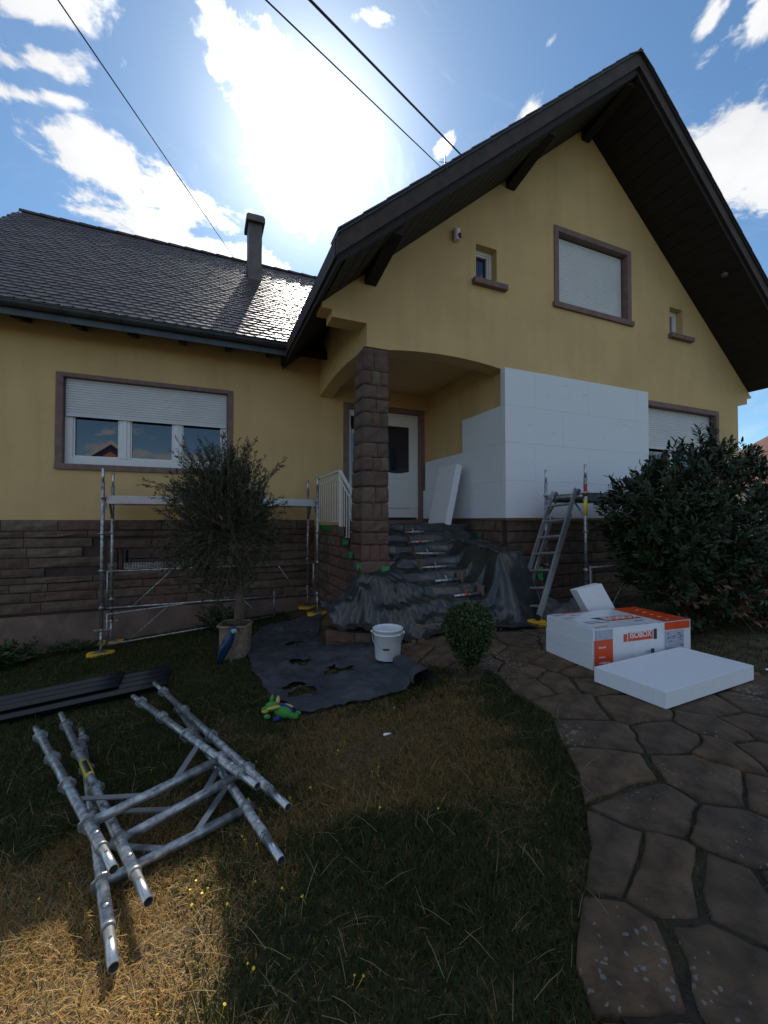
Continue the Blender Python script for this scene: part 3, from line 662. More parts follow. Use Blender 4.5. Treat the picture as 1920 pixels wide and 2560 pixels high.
# roofs
PITCH = .85; RA = math.atan(PITCH)
def zr(y): return 4.75+PITCH*(y-7.56)
def roofs():
    mb = MB(); x0, x1 = -4.0, 3.4
    A = lambda dz: [(x0, 7.5, zr(7.5)+dz), (x1, 7.5, zr(7.5)+dz), (x1, 12.26, zr(12.26)+dz), (x0, 12.26, zr(12.26)+dz), (x1, 17, zr(7.5)+dz), (x0, 17, zr(7.5)+dz)]
    v = A(-.03)+A(-.17)
    mb.add(v, [(0,1,2,3),(3,2,4,5),(6,9,8,7),(9,11,10,8),(0,6,7,1),(0,3,9,6),(3,5,11,9),(1,7,8,2),(2,8,10,4),(5,4,10,11)])
    roof = obj('main_roof', mb, 'wood_dark', house)
    # flat rounded tiles
    W, EXP, LEN, TH = .172, .152, 0.30, .026
    prof = [(-W/2+.002, LEN), (W/2-.002, LEN)]+[(W/2-.002, .045)]+[((W/2-.002)*math.cos(a), .045-.045*math.sin(a)) for a in np.linspace(.35, math.pi-.35, 5)]+[(-W/2+.002, .045)]
    n = len(prof); tb = MB(); tb.add([(x, y, TH) for x, y in prof]+[(x, y, 0) for x, y in prof], [tuple(range(n))]+[(i, i+n, (i+1) % n+n, (i+1) % n) for i in range(n)])
    tme = tb.mesh('roof_tile', fix=True); tme.materials.append(MATS['tile_part'])
    c, s = math.cos(RA), math.sin(RA); tilt = .085
    slots = []
    rows = int((12.2-7.5)/c/EXP)
    for j in range(rows):
        L = j*EXP-.02; y = 7.5+L*c; z = zr(7.5)+L*s-.02+.012
        for i in range(-1, 44):
            x = x0+.05+W*(i+(.5 if j % 2 else 0))
            if x < x0+.02 or x > 3.3: continue
            if x > 1.3 and y < 7.5+(x-1.3)*1.02-.35: continue            # under the gable roof's valley
            if .93 < x < 1.32 and 10.82 < y < 11.25: continue
            r = random.Random(i*977+j*31); Mt = Matrix.Translation((x, y, z)) @ Matrix.Rotation(RA-tilt+r.uniform(-.012, .012), 4, 'X') @ Matrix.Rotation(r.uniform(-.012, .012), 4, 'Y') @ Matrix.Translation((0, 0, TH+r.uniform(0, .004)))
            # the upper edge rests on the roof, the lower edge lies on the rows below
            Mt = Matrix.Translation(Vector((0, -s, c))*.008) @ Mt
            slots.append((x*x+y*y+(z-1.6)**2+(60 if x < -3.0+.55*(y-7.5)*0 else 0), Mt))
    slots.sort(key=lambda t: t[0])
    for d, Mt in slots[:300]: placed('roof_tile', tme, roof, Mt)
    big = MB(); tv = [Vector(v.co) for v in tme.vertices]; tf = [tuple(p.vertices) for p in tme.polygons]
    for d, Mt in slots[300:]: big.add([Mt @ v for v in tv], tf)
    tag(obj('roof_tiles', big, 'tile', roof, fix=False), kind='stuff')
    # ridge tiles
    for k in range(19):
        xa = x0+.02+k*.385; mb = MB(); vs = []; zc = zr(12.26)-.01
        for x, rr in ((xa, .125), (xa+.41, .108)):
            for i in range(9):
                a = math.pi*i/8; vs.append((x, 12.26-rr*math.cos(a), zc+rr*math.sin(a)*.85))
        vs += [(v[0], 12.26+(v[1]-12.26)*.86, v[2]-.016) for v in vs]
        fs = [(i, i+1, i+10, i+9) for i in range(8)]+[(18+i, 27+i, 28+i, 19+i) for i in range(8)]+[(i, 18+i, 19+i, i+1) for i in range(8)]+[(9+i, 10+i, 28+i, 27+i) for i in range(8)]
        mb.add(vs, fs, True); obj('ridge_tile', mb, 'ridge_tile', roof)
    # verge board, eaves gutter, brackets, rafter tails
    mb = MB(); mb.add([(x0-.03,7.5,zr(7.5)+.03),(x0-.03,12.26,zr(12.26)+.03),(x0-.03,12.26,zr(12.26)-.2),(x0-.03,7.5,zr(7.5)-.2),(x0-.001,7.5,zr(7.5)+.03),(x0-.001,12.26,zr(12.26)+.03),(x0-.001,12.26,zr(12.26)-.2),(x0-.001,7.5,zr(7.5)-.2)], [(0,1,2,3),(7,6,5,4),(0,4,5,1),(1,5,6,2),(2,6,7,3),(3,7,4,0)])
    obj('verge_board', mb, 'barge', roof)
    mb = MB(); gy, gzz, rr = 7.43, 4.66, .075; vs = []
    for x in (-4.02, 1.30):
        for i in range(11):
            a = math.pi*i/10; vs.append((x, gy+rr*math.cos(a), gzz-rr*math.sin(a)))
        for i in range(11):
            a = math.pi*(10-i)/10; vs.append((x, gy+(rr-.006)*math.cos(a), gzz-(rr-.006)*math.sin(a)))
    mb.add(vs, [(i, i+1, i+23, i+22) for i in range(21)]+[(21, 0, 22, 43)], True); gut = obj('gutter', mb, 'zinc', house)
    mb = MB(); mb.tube((-4.02, gy-rr, gzz+.004), (1.30, gy-rr, gzz+.004), .010, 8); obj('gutter_bead', mb, 'zinc', gut)
    for k in range(7):
        x = -3.35+k*.72; m = MB(); m.path([(x, gy-rr-.012, gzz+.02)]+[(x, gy-(rr+.006)*math.cos(a), gzz-(rr+.006)*math.sin(a)) for a in np.linspace(0, math.pi, 8)]+[(x, gy+rr+.03, gzz+.07)], .008, 6); obj('gutter_bracket', m, 'zinc', gut)
        mb = MB(); x += .12
        mb.add([(x-.05,7.56,4.56),(x+.05,7.56,4.56),(x+.05,7.56,4.48),(x-.05,7.56,4.48),(x-.05,8.05,zr(8.05)-.175),(x+.05,8.05,zr(8.05)-.175),(x+.05,8.05,4.62),(x-.05,8.05,4.62)], [(0,1,2,3),(7,6,5,4),(0,4,5,1),(1,5,6,2),(2,6,7,3),(3,7,4,0)])
        obj('rafter_tail', mb, 'wood_dark', roof)
    obj('fascia', MB().box((-4.0, 7.475, 4.49), (1.32, 7.497, 4.70)), 'zinc', roof)
    # chimney
    ch = obj('chimney', MB().box((.96, 10.80, 7.2), (1.285, 11.26, 9.0)), 'chimney', house, bevel=.01)
    mb = MB(); mb.add([(.90,10.70,8.97),(1.345,10.70,8.97),(1.345,11.36,8.97),(.90,11.36,8.97),(.90,10.70,9.08),(1.345,10.70,9.08),(1.345,11.36,9.08),(.90,11.36,9.08),(.94,10.74,9.16),(1.305,10.74,9.16),(1.305,11.32,9.16),(.94,11.32,9.16)],
        [(0,3,2,1),(0,1,5,4),(1,2,6,5),(2,3,7,6),(3,0,4,7),(4,5,9,8),(5,6,10,9),(6,7,11,10),(7,4,8,11),(8,9,10,11)]); obj('cap', mb, 'chimney', ch)
    mb = MB(); frame_boxes(mb, 0, 1, 0, 1, .1, 0, .1) if False else None
    obj('flashing', MB().obox((.90, 10.62, zr(10.62)+.03), (.445, 0, 0), Vector((0, math.cos(RA), math.sin(RA)))*.3, Vector((0, -math.sin(RA), math.cos(RA)))*.02), 'zinc', ch)
    # gable roof: two slabs, barge boards, purlins
    mb = MB(); xl, xr, xm = 1.34, 11.16, 6.25; y0, y1 = 4.47, 14.0
    sec = [(xl, zt(xl)), (xm, zt(xm)), (xr, zt(xr)), (xr, zt(xr)-.27), (xm, zt(xm)-.27), (xl, zt(xl)-.27)]
    mb.add([(x, y0, z) for x, z in sec]+[(x, y1, z) for x, z in sec], [(0,1,4,5),(1,2,3,4),(6,11,10,7),(7,10,9,8),(0,6,7,1),(1,7,8,2),(5,4,10,11),(4,3,9,10),(0,5,11,6),(2,8,9,3)])
    gr = obj('gable_roof', mb, 'wood_dark', house)
    for sgn in (-1, 1):
        mb = MB(); xe = xl-.02 if sgn < 0 else xr+.02
        P = [(xe, zt(xe)+.035), (xm, zt(xm)+.035), (xm, zt(xm)-.18), (xe, zt(xe)-.18)]
        mb.add([(x, 4.425, z) for x, z in P]+[(x, 4.468, z) for x, z in P], [(0,1,2,3),(7,6,5,4)]+[(i, 4+i, 4+(i+1) % 4, (i+1) % 4) for i in range(4)]); obj('barge_board', mb, 'barge', gr)
        mb = MB(); P = [(xe, zt(xe)+.036), (xm, zt(xm)+.036)]; mb.obox((xe, 4.40, zt(xe)+.037), (xm-xe, 0, zt(xm)-zt(xe)), (0, .16, 0), (0, 0, .028)); obj('verge_capping', mb, 'zinc', gr)
        # verge tiles standing slightly proud
        L = abs(xm-xe)
        for k in range(17):
            t0 = k/17; xa = xe+(xm-xe)*t0; xb = xe+(xm-xe)*(t0+1/17+.006); m = MB(); m.obox((xa, 4.38, zt(xa)+.075), (xb-xa, 0, (zt(xb)-zt(xa))*1.0-.012), (0, .3, 0), (0, 0, .02)); obj('verge_tile', m, 'ridge_tile', gr)
    mb = MB(); mb.box((xl-.03, 4.47, zt(xl)-.2), (xl-.002, 13, zt(xl)+.01)); obj('eaves_board', mb, 'barge', gr)
    for x, zb in ((6.23, 8.37), (4.55, 6.98), (2.11, 4.87), (8.28, 6.95), (10.76, 4.82)):
        w = .085; tp = zu(x)+.0; a = MB(); pr = [(5.449, zb), (4.56, zb+.17), (4.56, tp+.1), (5.449, tp+.1)]
        a.add([(x-w, y, z) for y, z in pr]+[(x+w, y, z) for y, z in pr], [(0,1,2,3),(7,6,5,4)]+[(i, 4+i, 4+(i+1) % 4, (i+1) % 4) for i in range(4)]); obj('purlin', a, 'wood_dark', gr)
    # soffit boards under the overhang and the left eaves
    for sgn in (-1, 1):
        for k in range(26):
            t0 = .02+k*.0375; xe = xl if sgn < 0 else xr; xa = xe+(xm-xe)*t0; xb = xe+(xm-xe)*(t0+.0355)
            m = MB(); za, zb = zt(xa)-.274, zt(xb)-.274
            m.add([(xa,4.47,za),(xb,4.47,zb),(xb,5.445,zb),(xa,5.445,za),(xa,4.47,za-.014),(xb,4.47,zb-.014),(xb,5.445,zb-.014),(xa,5.445,za-.014)], [(0,3,2,1),(4,5,6,7),(0,1,5,4),(1,2,6,5),(2,3,7,6),(3,0,4,7)]); obj('soffit_board', m, 'wood_dark', gr, fix=True)
    m = MB(); m.box((1.565, 5.46, 4.331), (1.42, 5.75, 4.43)) if False else None
roofs()

# railing
def railing():
    x = 2.03; m = MB(); m.bar((x, 8.03, 2.40), (x, 6.60, 2.40), .045, .022); r = obj('railing', m, 'white_paint', house)
    m = MB(); m.bar((x, 8.03, 2.26), (x, 6.62, 2.26), .02, .012); m.bar((x, 8.03, 1.575), (x, 6.62, 1.575), .02, .012); obj('rail', m, 'white_paint', r)
    m = MB(); m.bar((x, 6.60, 1.50), (x, 6.60, 2.40), .03, .03, (0, 1, 0)); obj('newel', m, 'white_paint', r)
    for k in range(9):
        y = 7.93-k*.15; m = MB(); m.bar((x, y, 1.58), (x, y, 2.26), .010, .010, (0, 1, 0)); obj('baluster', m, 'white_paint', r)
        m = MB(); m.path([(x, y-.075+.045*math.cos(a), 2.325+.05*math.sin(a)) for a in np.linspace(0, 2*math.pi, 17)], .004, 6); obj('ring', m, 'white_paint', r)
    sl = .165/.26; P = lambda y, z: (x, y, z+sl*(y-6.60))
    m = MB(); m.bar(P(6.60, 2.40), P(5.93, 2.40), .045, .022); m.bar(P(6.60, 2.26), P(5.93, 2.26), .02, .012); m.bar(P(6.60, 1.52), P(5.93, 1.52), .02, .012); obj('sloping_rail', m, 'white_paint', r)
    for k in range(5):
        y = 6.49-k*.12; m = MB(); m.bar(P(y, 1.53), P(y, 2.26), .014, .014, (0, 1, 0)); obj('baluster', m, 'white_paint', r)
        m = MB(); m.path([(x, P(y, 0)[1]-.05+.04*math.cos(a), P(y, 2.32)[2]-.03+.045*math.sin(a)) for a in np.linspace(0, 2*math.pi, 17)], .004, 6); obj('ring', m, 'white_paint', r)
railing()

# insulation boards glued to the gable and the porch wall
def insulation():
    ins = obj('insulation', MB().box((4.46, YG-.006, 1.66), (7.6, YG-.001, 3.97)), 'eps', house); rs = random.Random(2)
    zs = [1.63, 2.225, 2.825, 3.415, 4.0]
    def board(a, b):
        j = rs.uniform(-.0012, .0012)
        obj('insulation_board', MB().box(a, b), 'eps', ins, bevel=.0025)
    for c in range(4):
        x = 4.33; first = True
        while x < 7.64:
            w = (1.2 if c % 2 == 0 else .6) if first else 1.2; b = min(x+w, 7.655); first = False; d = rs.uniform(0, .003)
            if 7.655-b < .1: b = 7.655
            board((x+.0008, 5.33-d, zs[c]+.0008), (b-.0008, YG-.006, zs[c+1]-.0008)); x = b
    for c, yend in ((0, 8.03), (1, 7.93), (2, 6.53)):
        y = 5.452; k = 0
        while y < yend-.05:
            b = min(y+(1.2 if (c+k) % 2 == 0 or k else .7), yend); d = rs.uniform(0, .003)
            if yend-b < .1: b = yend
            board((4.33-d, y+.0008, zs[c]+.0008), (4.448, b-.0008, zs[c+1]-.0008)); y = b; k += 1
    m = MB()
    for k in range(34):
        x = rs.uniform(4.5, 7.5); z = rs.uniform(1.8, 3.9); w = rs.uniform(.05, .13); a = rs.uniform(-.08, .08); m.bar((x, 5.3265, z), (x+w, 5.3265, z+a*w), .003, .0022, (0, 1, 0))
    for k in range(14):
        y = rs.uniform(5.6, 7.4); z = rs.uniform(1.8, 2.75); w = rs.uniform(.05, .13); m.bar((4.3265, y, z), (4.3265, y+w, z), .0022, .003)
    tag(obj('score_marks', m, 'eps_line', ins, fix=False), kind='stuff')
insulation()
# ------------------------------------------------------------------ scaffolding
def rosette(c, axis, parent, rad=.046):
    u, w, d = basis(axis); m = MB(); n = 16; c = Vector(c)
    vs = []
    for h in (-.005, .005):
        for i in range(n):
            a = 2*math.pi*i/n; rr = rad*(1 if i % 4 in (0, 1, 3) else .86); vs.append(c+d*h+(u*math.cos(a)+w*math.sin(a))*rr)
    m.add(vs, [tuple(range(n))[::-1], tuple(range(n, 2*n))]+[(i, (i+1) % n, n+(i+1) % n, n+i) for i in range(n)])
    m.tube(c-d*.02, c+d*.02, .028, 12)
    return obj('rosette', m, 'galv', parent)
def standard(parent, x, y, z0, z1, ros, jack=True):
    m = MB(); m.tube((x, y, z0+.32), (x, y, z1-.2), .0245, 14); p = obj('standard', m, 'galv', parent)
    m = MB(); m.tube((x, y, z1-.22), (x, y, z1), .0195, 12, hollow=.003); obj('spigot', m, 'spigot', p)
    if jack:
        m = MB(); m.tube((x, y, z0), (x, y, z0+.34), .019, 12); m.box((x-.075, y-.075, z0), (x+.075, y+.075, z0+.006)); m.lathe((x, y, z0+.29), [(.03, 0), (.034, .01), (.034, .03), (.028, .035)], 10); m.bar((x-.09, y, z0+.31), (x+.09, y, z0+.31), .018, .018); obj('screw_base', m, 'galv', p)
    for z in ros: rosette((x, y, z), (0, 0, 1), p)
    return p
def deck(parent, x0, x1, y0, y1, z):
    m = MB(); m.box((x0, y0, z-.12), (x1, y0+.035, z)); m.box((x0, y1-.035, z-.12), (x1, y1, z)); d = obj('deck', m, 'alu', parent, bevel=.003)
    m = MB(); m.box((x0, y0+.036, z-.022), (x1, y1-.036, z-.006))
    for k in range(8): m.box((x0+.1+k*(x1-x0-.2)/7-.015, y0+.036, z-.08), (x0+.1+k*(x1-x0-.2)/7+.015, y1-.036, z-.024))
    obj('deck_board', m, 'alu', d)
def scaffold_left():
    s = thing('scaffold', (.23, 7.45, -.2), 'low galvanised scaffold bay with aluminium deck under the three-light window', 'scaffold')
    XL, XR, YF, YB = -1.33, 1.79, 7.12, 7.84
    for x, y in ((XL, YF), (XL, YB), (XR, YF), (XR, YB)):
        standard(s, x, y, gz(x, y)+.03, 2.34, [1.925, 1.405, .88, .355])
    for x in (XL, XR):
        m = MB(); m.tube((x, YF+.025, 1.90), (x, YB-.025, 1.90), .0242, 12); obj('transom', m, 'galv', s)
        for sg, y in ((1, YF), (-1, YB)):
            m = MB(); m.bar((x, y+sg*.02, 1.62), (x, y+sg*.24, 1.885), .008, .035, (1, 0, 0)); obj('knee_brace', m, 'galv', s)
    deck(s, XL+.03, XR-.03, YF+.04, YB-.04, 1.955)
    for z in (.868, .345):
        m = MB(); m.tube((XL+.06, YF-.01, z), (XR-.06, YF-.01, z), .0125, 10); obj('guard_rail', m, 'galv', s)
    for x in (XL+.07, XR-.07):
        m = MB(); m.tube((x, YF-.01, .345), (x, YF-.01, .868), .0125, 10); obj('guard_post', m, 'galv', s)
    for a, b in (((-.42, .868), (-.95, .345)), ((1.12, .868), (1.48, .345)), ((-.1, .60), (.3, .345))):
        m = MB(); m.tube((a[0], YF-.01, a[1]), (b[0], YF-.01, b[1]), .007, 8); obj('guard_brace', m, 'galv', s)
    # a second guard frame hung lower behind
    P = lambda x, z: (x, 7.46, z)
    m = MB(); m.path([P(-1.32, .19), P(1.12, .375)], .0125, 8); m.path([P(-1.32, -.26), P(1.12, -.045)], .0125, 8); m.path([P(1.12, .385), P(1.12, -.055)], .0125, 8); m.path([P(-1.32, .2), P(-1.32, -.27)], .0125, 8); m.path([P(-1.05, -.24), P(-.5, .26)], .007, 8); m.path([P(.95, -.06), P(.55, .32)], .007, 8)
    obj('guard_frame', m, 'galv', s)
    for x, y in ((XL, YF), (XR, YF), (XL, YB), (XR, YB)):
        z = gz(x, y); m = MB(); m.prism([(x+.19*math.cos(a)*(1 if k % 2 else .9), y+.12*math.sin(a)*(1 if k % 2 else .86)) for k, a in enumerate(np.linspace(0, 2*math.pi, 13)[:-1])], z-.02, z+.026)
        where = {(XL, YF): 'front left', (XR, YF): 'front right', (XL, YB): 'back left', (XR, YB): 'back right'}[(x, y)]
        tag(obj('base_pad', m, 'yellow_plastic', off=(x, y, z), bevel=.006), 'yellow plastic pad under the %s post of the scaffold below the window' % where, 'base pad', 'yellow pads under scaffold posts')
scaffold_left()
def scaffold_right():
    s = thing('scaffold', (5.6, 4.7, .25), 'galvanised scaffold bay by the white insulation, half hidden in the laurel', 'scaffold')
    XL, XR, YF, YB = 4.885, 7.45, 4.32, 5.06
    for x, y in ((XL, YF), (XL, YB), (XR, YF), (XR, YB)):
        p = standard(s, x, y, .27, 2.38, [1.98, 1.44, .91, .40])
        if (x, y) == (XL, YF):
            m = MB(); m.tube((x, y, 1.93), (x, y, 2.10), .0252, 14); obj('paint_mark', m, 'red_paint', p)
            m = MB(); m.tube((x, y, 1.66), (x, y, 1.88), .0250, 14); obj('sticker', m, 'yellow_sticker', p)
    for x in (XL, XR):
        m = MB(); m.tube((x, YF+.025, 1.935), (x, YB-.025, 1.935), .0242, 12); obj('transom', m, 'galv', s)
        for sg, y in ((1, YF), (-1, YB)):
            m = MB(); m.bar((x, y+sg*.02, 1.65), (x, y+sg*.24, 1.915), .008, .035, (1, 0, 0)); obj('knee_brace', m, 'galv', s)
    deck(s, XL+.03, XR-.03, YF+.04, YB-.04, 1.99)
    m = MB(); m.tube((XL+.07, YF-.01, .30), (XL+.07, YF-.01, .96), .02, 10); obj('guard_post', m, 'galv', s)
    m = MB(); m.tube((XL+.07, YF-.01, .94), (XR-.06, YF-.01, .94), .0125, 10); obj('guard_rail', m, 'galv', s)
    m = MB(); m.tube((XL+.9, YF-.01, .93), (XL+.45, YF-.01, .33), .007, 8); obj('guard_brace', m, 'galv', s)
scaffold_right()
def ladder():
    l = thing('ladder', (3.9, 4.4, .25), 'aluminium ladder leaning on the scaffold beside the white insulation', 'ladder')
    L0, L1, R0, R1 = Vector((3.86, 4.60, .27)), Vector((4.80, 4.82, 2.02)), Vector((3.90, 4.20, .345)), Vector((4.83, 4.43, 2.04))
    nrm = (L1-L0).cross(R0-L0).normalized()
    if nrm.x > 0: nrm = -nrm
    for a, b in ((L0, L1), (R0, R1)):
        m = MB(); m.bar(a, b, .025, .062, nrm); r = obj('rail', m, 'alu', l, bevel=.003)
        m = MB()
        for k in range(7): c = a+(b-a)*(.09+k*.131); m.tube(c-nrm.cross(b-a).normalized()*.016, c+nrm.cross(b-a).normalized()*.016, .008, 8)
        tag(obj('rung_rivets', m, 'steel_dark', r), kind='stuff')
        m = MB(); m.bar(a-(b-a).normalized()*.015, a+(b-a).normalized()*.05, .034, .07, nrm); obj('foot', m, 'black_gloss', r)
    for k in range(7):
        t = .09+k*.131; m = MB(); m.bar(L0+(L1-L0)*t, R0+(R1-R0)*t, .03, .03, nrm); obj('rung', m, 'alu', l, bevel=.004)
    # second section slid down behind the first
    off = -nrm*.075; w = (R0-L0).normalized()
    for a, b, k in ((L0, L1, .045), (R0, R1, -.045)):
        m = MB(); m.bar(a+off+w*k+(b-a)*.02, a+off+w*k+(b-a)*(.80 if k > 0 else .82), .022, .055, nrm); obj('rail', m, 'alu', l, bevel=.003)
    for k in range(6):
        t = .10+k*.131; m = MB(); m.bar(L0+off+w*.045+(L1-L0)*t, R0+off-w*.045+(R1-R0)*t, .026, .026, nrm); obj('rung', m, 'alu', l)
    for p, q in ((L0, L1), (R0, R1)):
        m = MB(); m.bar(p+(q-p)*.97+off*.5, p+(q-p)*1.01+off*.9, .03, .05, nrm); obj('hook', m, 'steel_dark', l)
    z = .254
    for k in range(5):
        c = (3.90+random.uniform(-.02, .02), 4.20+random.uniform(-.02, .02)); a0 = random.uniform(0, .5); m = MB()
        m.prism([(c[0]+.125*math.cos(a)*(1 if j % 2 else .93), c[1]+.125*math.sin(a)*(1 if j % 2 else .93)) for j, a in enumerate(np.linspace(a0, a0+2*math.pi, 13)[:-1])], z, z+.013)
        tag(obj('base_pad', m, 'yellow_plastic', off=(c[0], c[1], z), bevel=.003), 'yellow plastic pad, %s in the stack under the right ladder foot' % ['bottom one', 'second from the bottom', 'middle one', 'second from the top', 'top one'][k], 'base pad', 'yellow pads stacked under the ladder')
        z += .0145
ladder()

# frames lying on the lawn
def frame(label, L0, L1, R0, R1, cum, total, cross, sticker=False):
    L0, L1, R0, R1 = map(Vector, (L0, L1, R0, R1)); f = thing('scaffold_trestle', ((L0+R1)/2), label, 'scaffold frame', 'scaffold frames lying on the lawn')
    for a, b in ((L0, L1), (R0, R1)):
        d = (b-a).normalized(); ln = (b-a).length; k = ln/total; side = Vector((0, 0, 1)).cross(d)
        m = MB(); m.tube(a+d*cum[0]*k*.82, a+d*cum[-1]*k, .0245, 18); p = obj('standard', m, 'galv', f)
        m = MB(); m.tube(a, a+d*cum[0]*k*.86, .0195, 14, hollow=.003); obj('tube_end', m, 'galv', p)
        m = MB(); m.tube(a+d*(cum[-1]*k-.01), b, .0195, 18, hollow=.003)
        obj('spigot', m, 'spigot', p)
        m = MB(); m.tube(a+d*(cum[-1]*k-.012), a+d*(cum[-1]*k+.004), .0262, 18); obj('collar', m, 'galv', p)
        m = MB(); c = a+d*(cum[-1]*k-.10); up = Vector((0, 0, 1)); m.lathe(c+up*.0235, [(.011, 0), (.011, .006), (.006, .010), (.001, .010)], 12, (0, 0, 1)); c = a+d*(cum[-1]*k+.07); obj('rivet', m, 'spigot', p)
        m = MB(); m.lathe(c+up*.0192, [(.0065, -.002), (.0065, .001)], 10, (0, 0, 1)); obj('pin_hole', m, 'black_gloss', p)
        for c in cum[:-1]: rosette(a+d*c*k, d, p, .045)
    tl = cross*(L1-L0).length/total; tr = cross*(R1-R0).length/total; dl = (L1-L0).normalized(); dr = (R1-R0).normalized()
    A, B = L0+dl*tl, R0+dr*tr; e = (B-A).normalized()
    m = MB(); m.tube(A+e*.02, B-e*.02, .0242, 16); obj('transom', m, 'galv', f)
    for P, dd, s in ((A, dl, 1), (B, dr, -1)):
        m = MB(); m.bar(P-dd*.30+e*s*.012, P+e*s*.27-Vector((0, 0, .004)), .034, .008, (0, 0, 1)); obj('knee_brace', m, 'alu', f)
    if sticker:
        a = L0+dl*(cum[1]+.2); m = MB(); m.tube(a, a+dl*.26, .0251, 18); st = obj('sticker', m, 'yellow_sticker', f)
        u, w, d = basis(dl); m = MB(); n = 6; vs = []
        for t in (.03, .23):
            for i in range(n): ang = math.pi*(.25+.4*i/(n-1)); vs.append(a+dl*t+(Vector((0, 0, 1))*math.sin(ang)+dl.cross(Vector((0, 0, 1))).normalized()*-math.cos(ang)*-1)*.0256)
        m.add(vs, [(i, i+1, n+i+1, n+i) for i in range(n-1)]); obj('sticker_band', m, 'black_gloss', st)
    m = MB()
    return f
dz = Vector((0, 0, 0))
frame('galvanised scaffold frame on top of the pile on the lawn', (-1.185,4.091,-.007), (-.335,2.086,.146), (-.567,4.351,.037), (.272,2.354,.188), [.228,.732,1.215,1.736,1.99], 2.18, 1.736)
frame('longest galvanised scaffold frame, middle one of the pile, with a yellow sticker', (-1.136,4.527,-.089), (-.19,1.926,.094), (-.449,4.861,-.043), (.406,2.201,.136), [.346,1.01,1.656,2.279,2.57], 2.78, 2.279, True)
frame('galvanised scaffold frame at the bottom of the pile, ends nearest the camera', (-.921,4.223,-.125), (-.28,1.766,.029), (-.25,4.40,-.075), (.33,1.946,.078), [.261,.82,1.45,2.066,2.353], 2.545, 2.066)

# ------------------------------------------------------------------ things on the lawn and path
def corrugated(label, x0, x1, y0, y1, dz, rot):
    m = MB(); nu, nv = 52, 10; vs = []; c, s = math.cos(rot), math.sin(rot)
    ref = gz((x0+x1)/2, (y0+y1)/2)
    for j in range(nv+1):
        for i in range(nu+1):
            x = x0+(x1-x0)*j/nv; y = y0+(y1-y0)*i/nu; X = x1+(x-x1)*c-(y-y0)*s; Y = y0+(x-x1)*s+(y-y0)*c
            vs.append((X, Y, gz(X, Y)+dz+.030*math.cos(2*math.pi*(y-y0)/.177)))
    n = len(vs); vs += [(x, y, z-.006) for x, y, z in vs]; W = nu+1
    q = [(j*W+i, j*W+i+1, (j+1)*W+i+1, (j+1)*W+i) for j in range(nv) for i in range(nu)]
    fs = q+[tuple(k+n for k in f[::-1]) for f in q]
    fs += [(i+1, i, n+i, n+i+1) for i in range(nu)]+[(nv*W+i, nv*W+i+1, n+nv*W+i+1, n+nv*W+i) for i in range(nu)]+[(j*W, (j+1)*W, n+(j+1)*W, n+j*W) for j in range(nv)]+[((j+1)*W+nu, j*W+nu, n+j*W+nu, n+(j+1)*W+nu) for j in range(nv)]
    m.add(vs, fs, True); tag(obj('corrugated_sheet', m, 'corrugated', fix=False), label, 'corrugated sheet', 'corrugated sheets on the lawn')
corrugated('upper dark corrugated roofing sheet lying on the lawn, further back', -3.4, -.80, 5.02, 5.64, .062, .03)
corrugated('lower dark corrugated roofing sheet lying on the lawn, nearer the frames', -3.2, -.34, 4.85, 5.62, .03, .02)

def bucket():
    c = (1.80, 4.13, gz(1.8, 4.13)+.035); b = thing('bucket', c, 'white plastic bucket standing on the dark ground sheet', 'bucket')
    m = MB(); m.lathe(c, [(.128, 0), (.132, .006), (.152, .30), (.160, .302), (.162, .318), (.153, .322), (.148, .30), (.127, .012), (.001, .012)], 36, cap=False); m.lathe(c, [(.001, .001), (.128, .001)], 36, cap=False); obj('body', m, 'bucket', b)
    m = MB(); m.lathe((c[0], c[1], c[2]+.255), [(.1485, 0), (.157, .004), (.157, .012), (.150, .016)], 36, cap=False); obj('rim', m, 'bucket', b)
    m = MB(); a = R(-30); e = Vector((math.cos(a), math.sin(a), 0)); f = Vector((-e.y, e.x, 0)); top = Vector(c)+Vector((0, 0, .275))
    pts = [top+e*(.168*math.cos(t))-f*(.05*math.sin(t)+.10*math.sin(t))-Vector((0, 0, .15*math.sin(t))) for t in np.linspace(0, math.pi, 17)]
    m.path(pts, .003, 6); h = obj('handle', m, 'spigot', b)
    m = MB(); m.tube(pts[7], pts[9], .009, 10); obj('grip', m, 'black_gloss', h)
    for k in (0, -1):
        m = MB(); m.lathe(pts[k], [(.014, -.012), (.014, .012)], 12, e); obj('lug', m, 'bucket', b)
bucket()

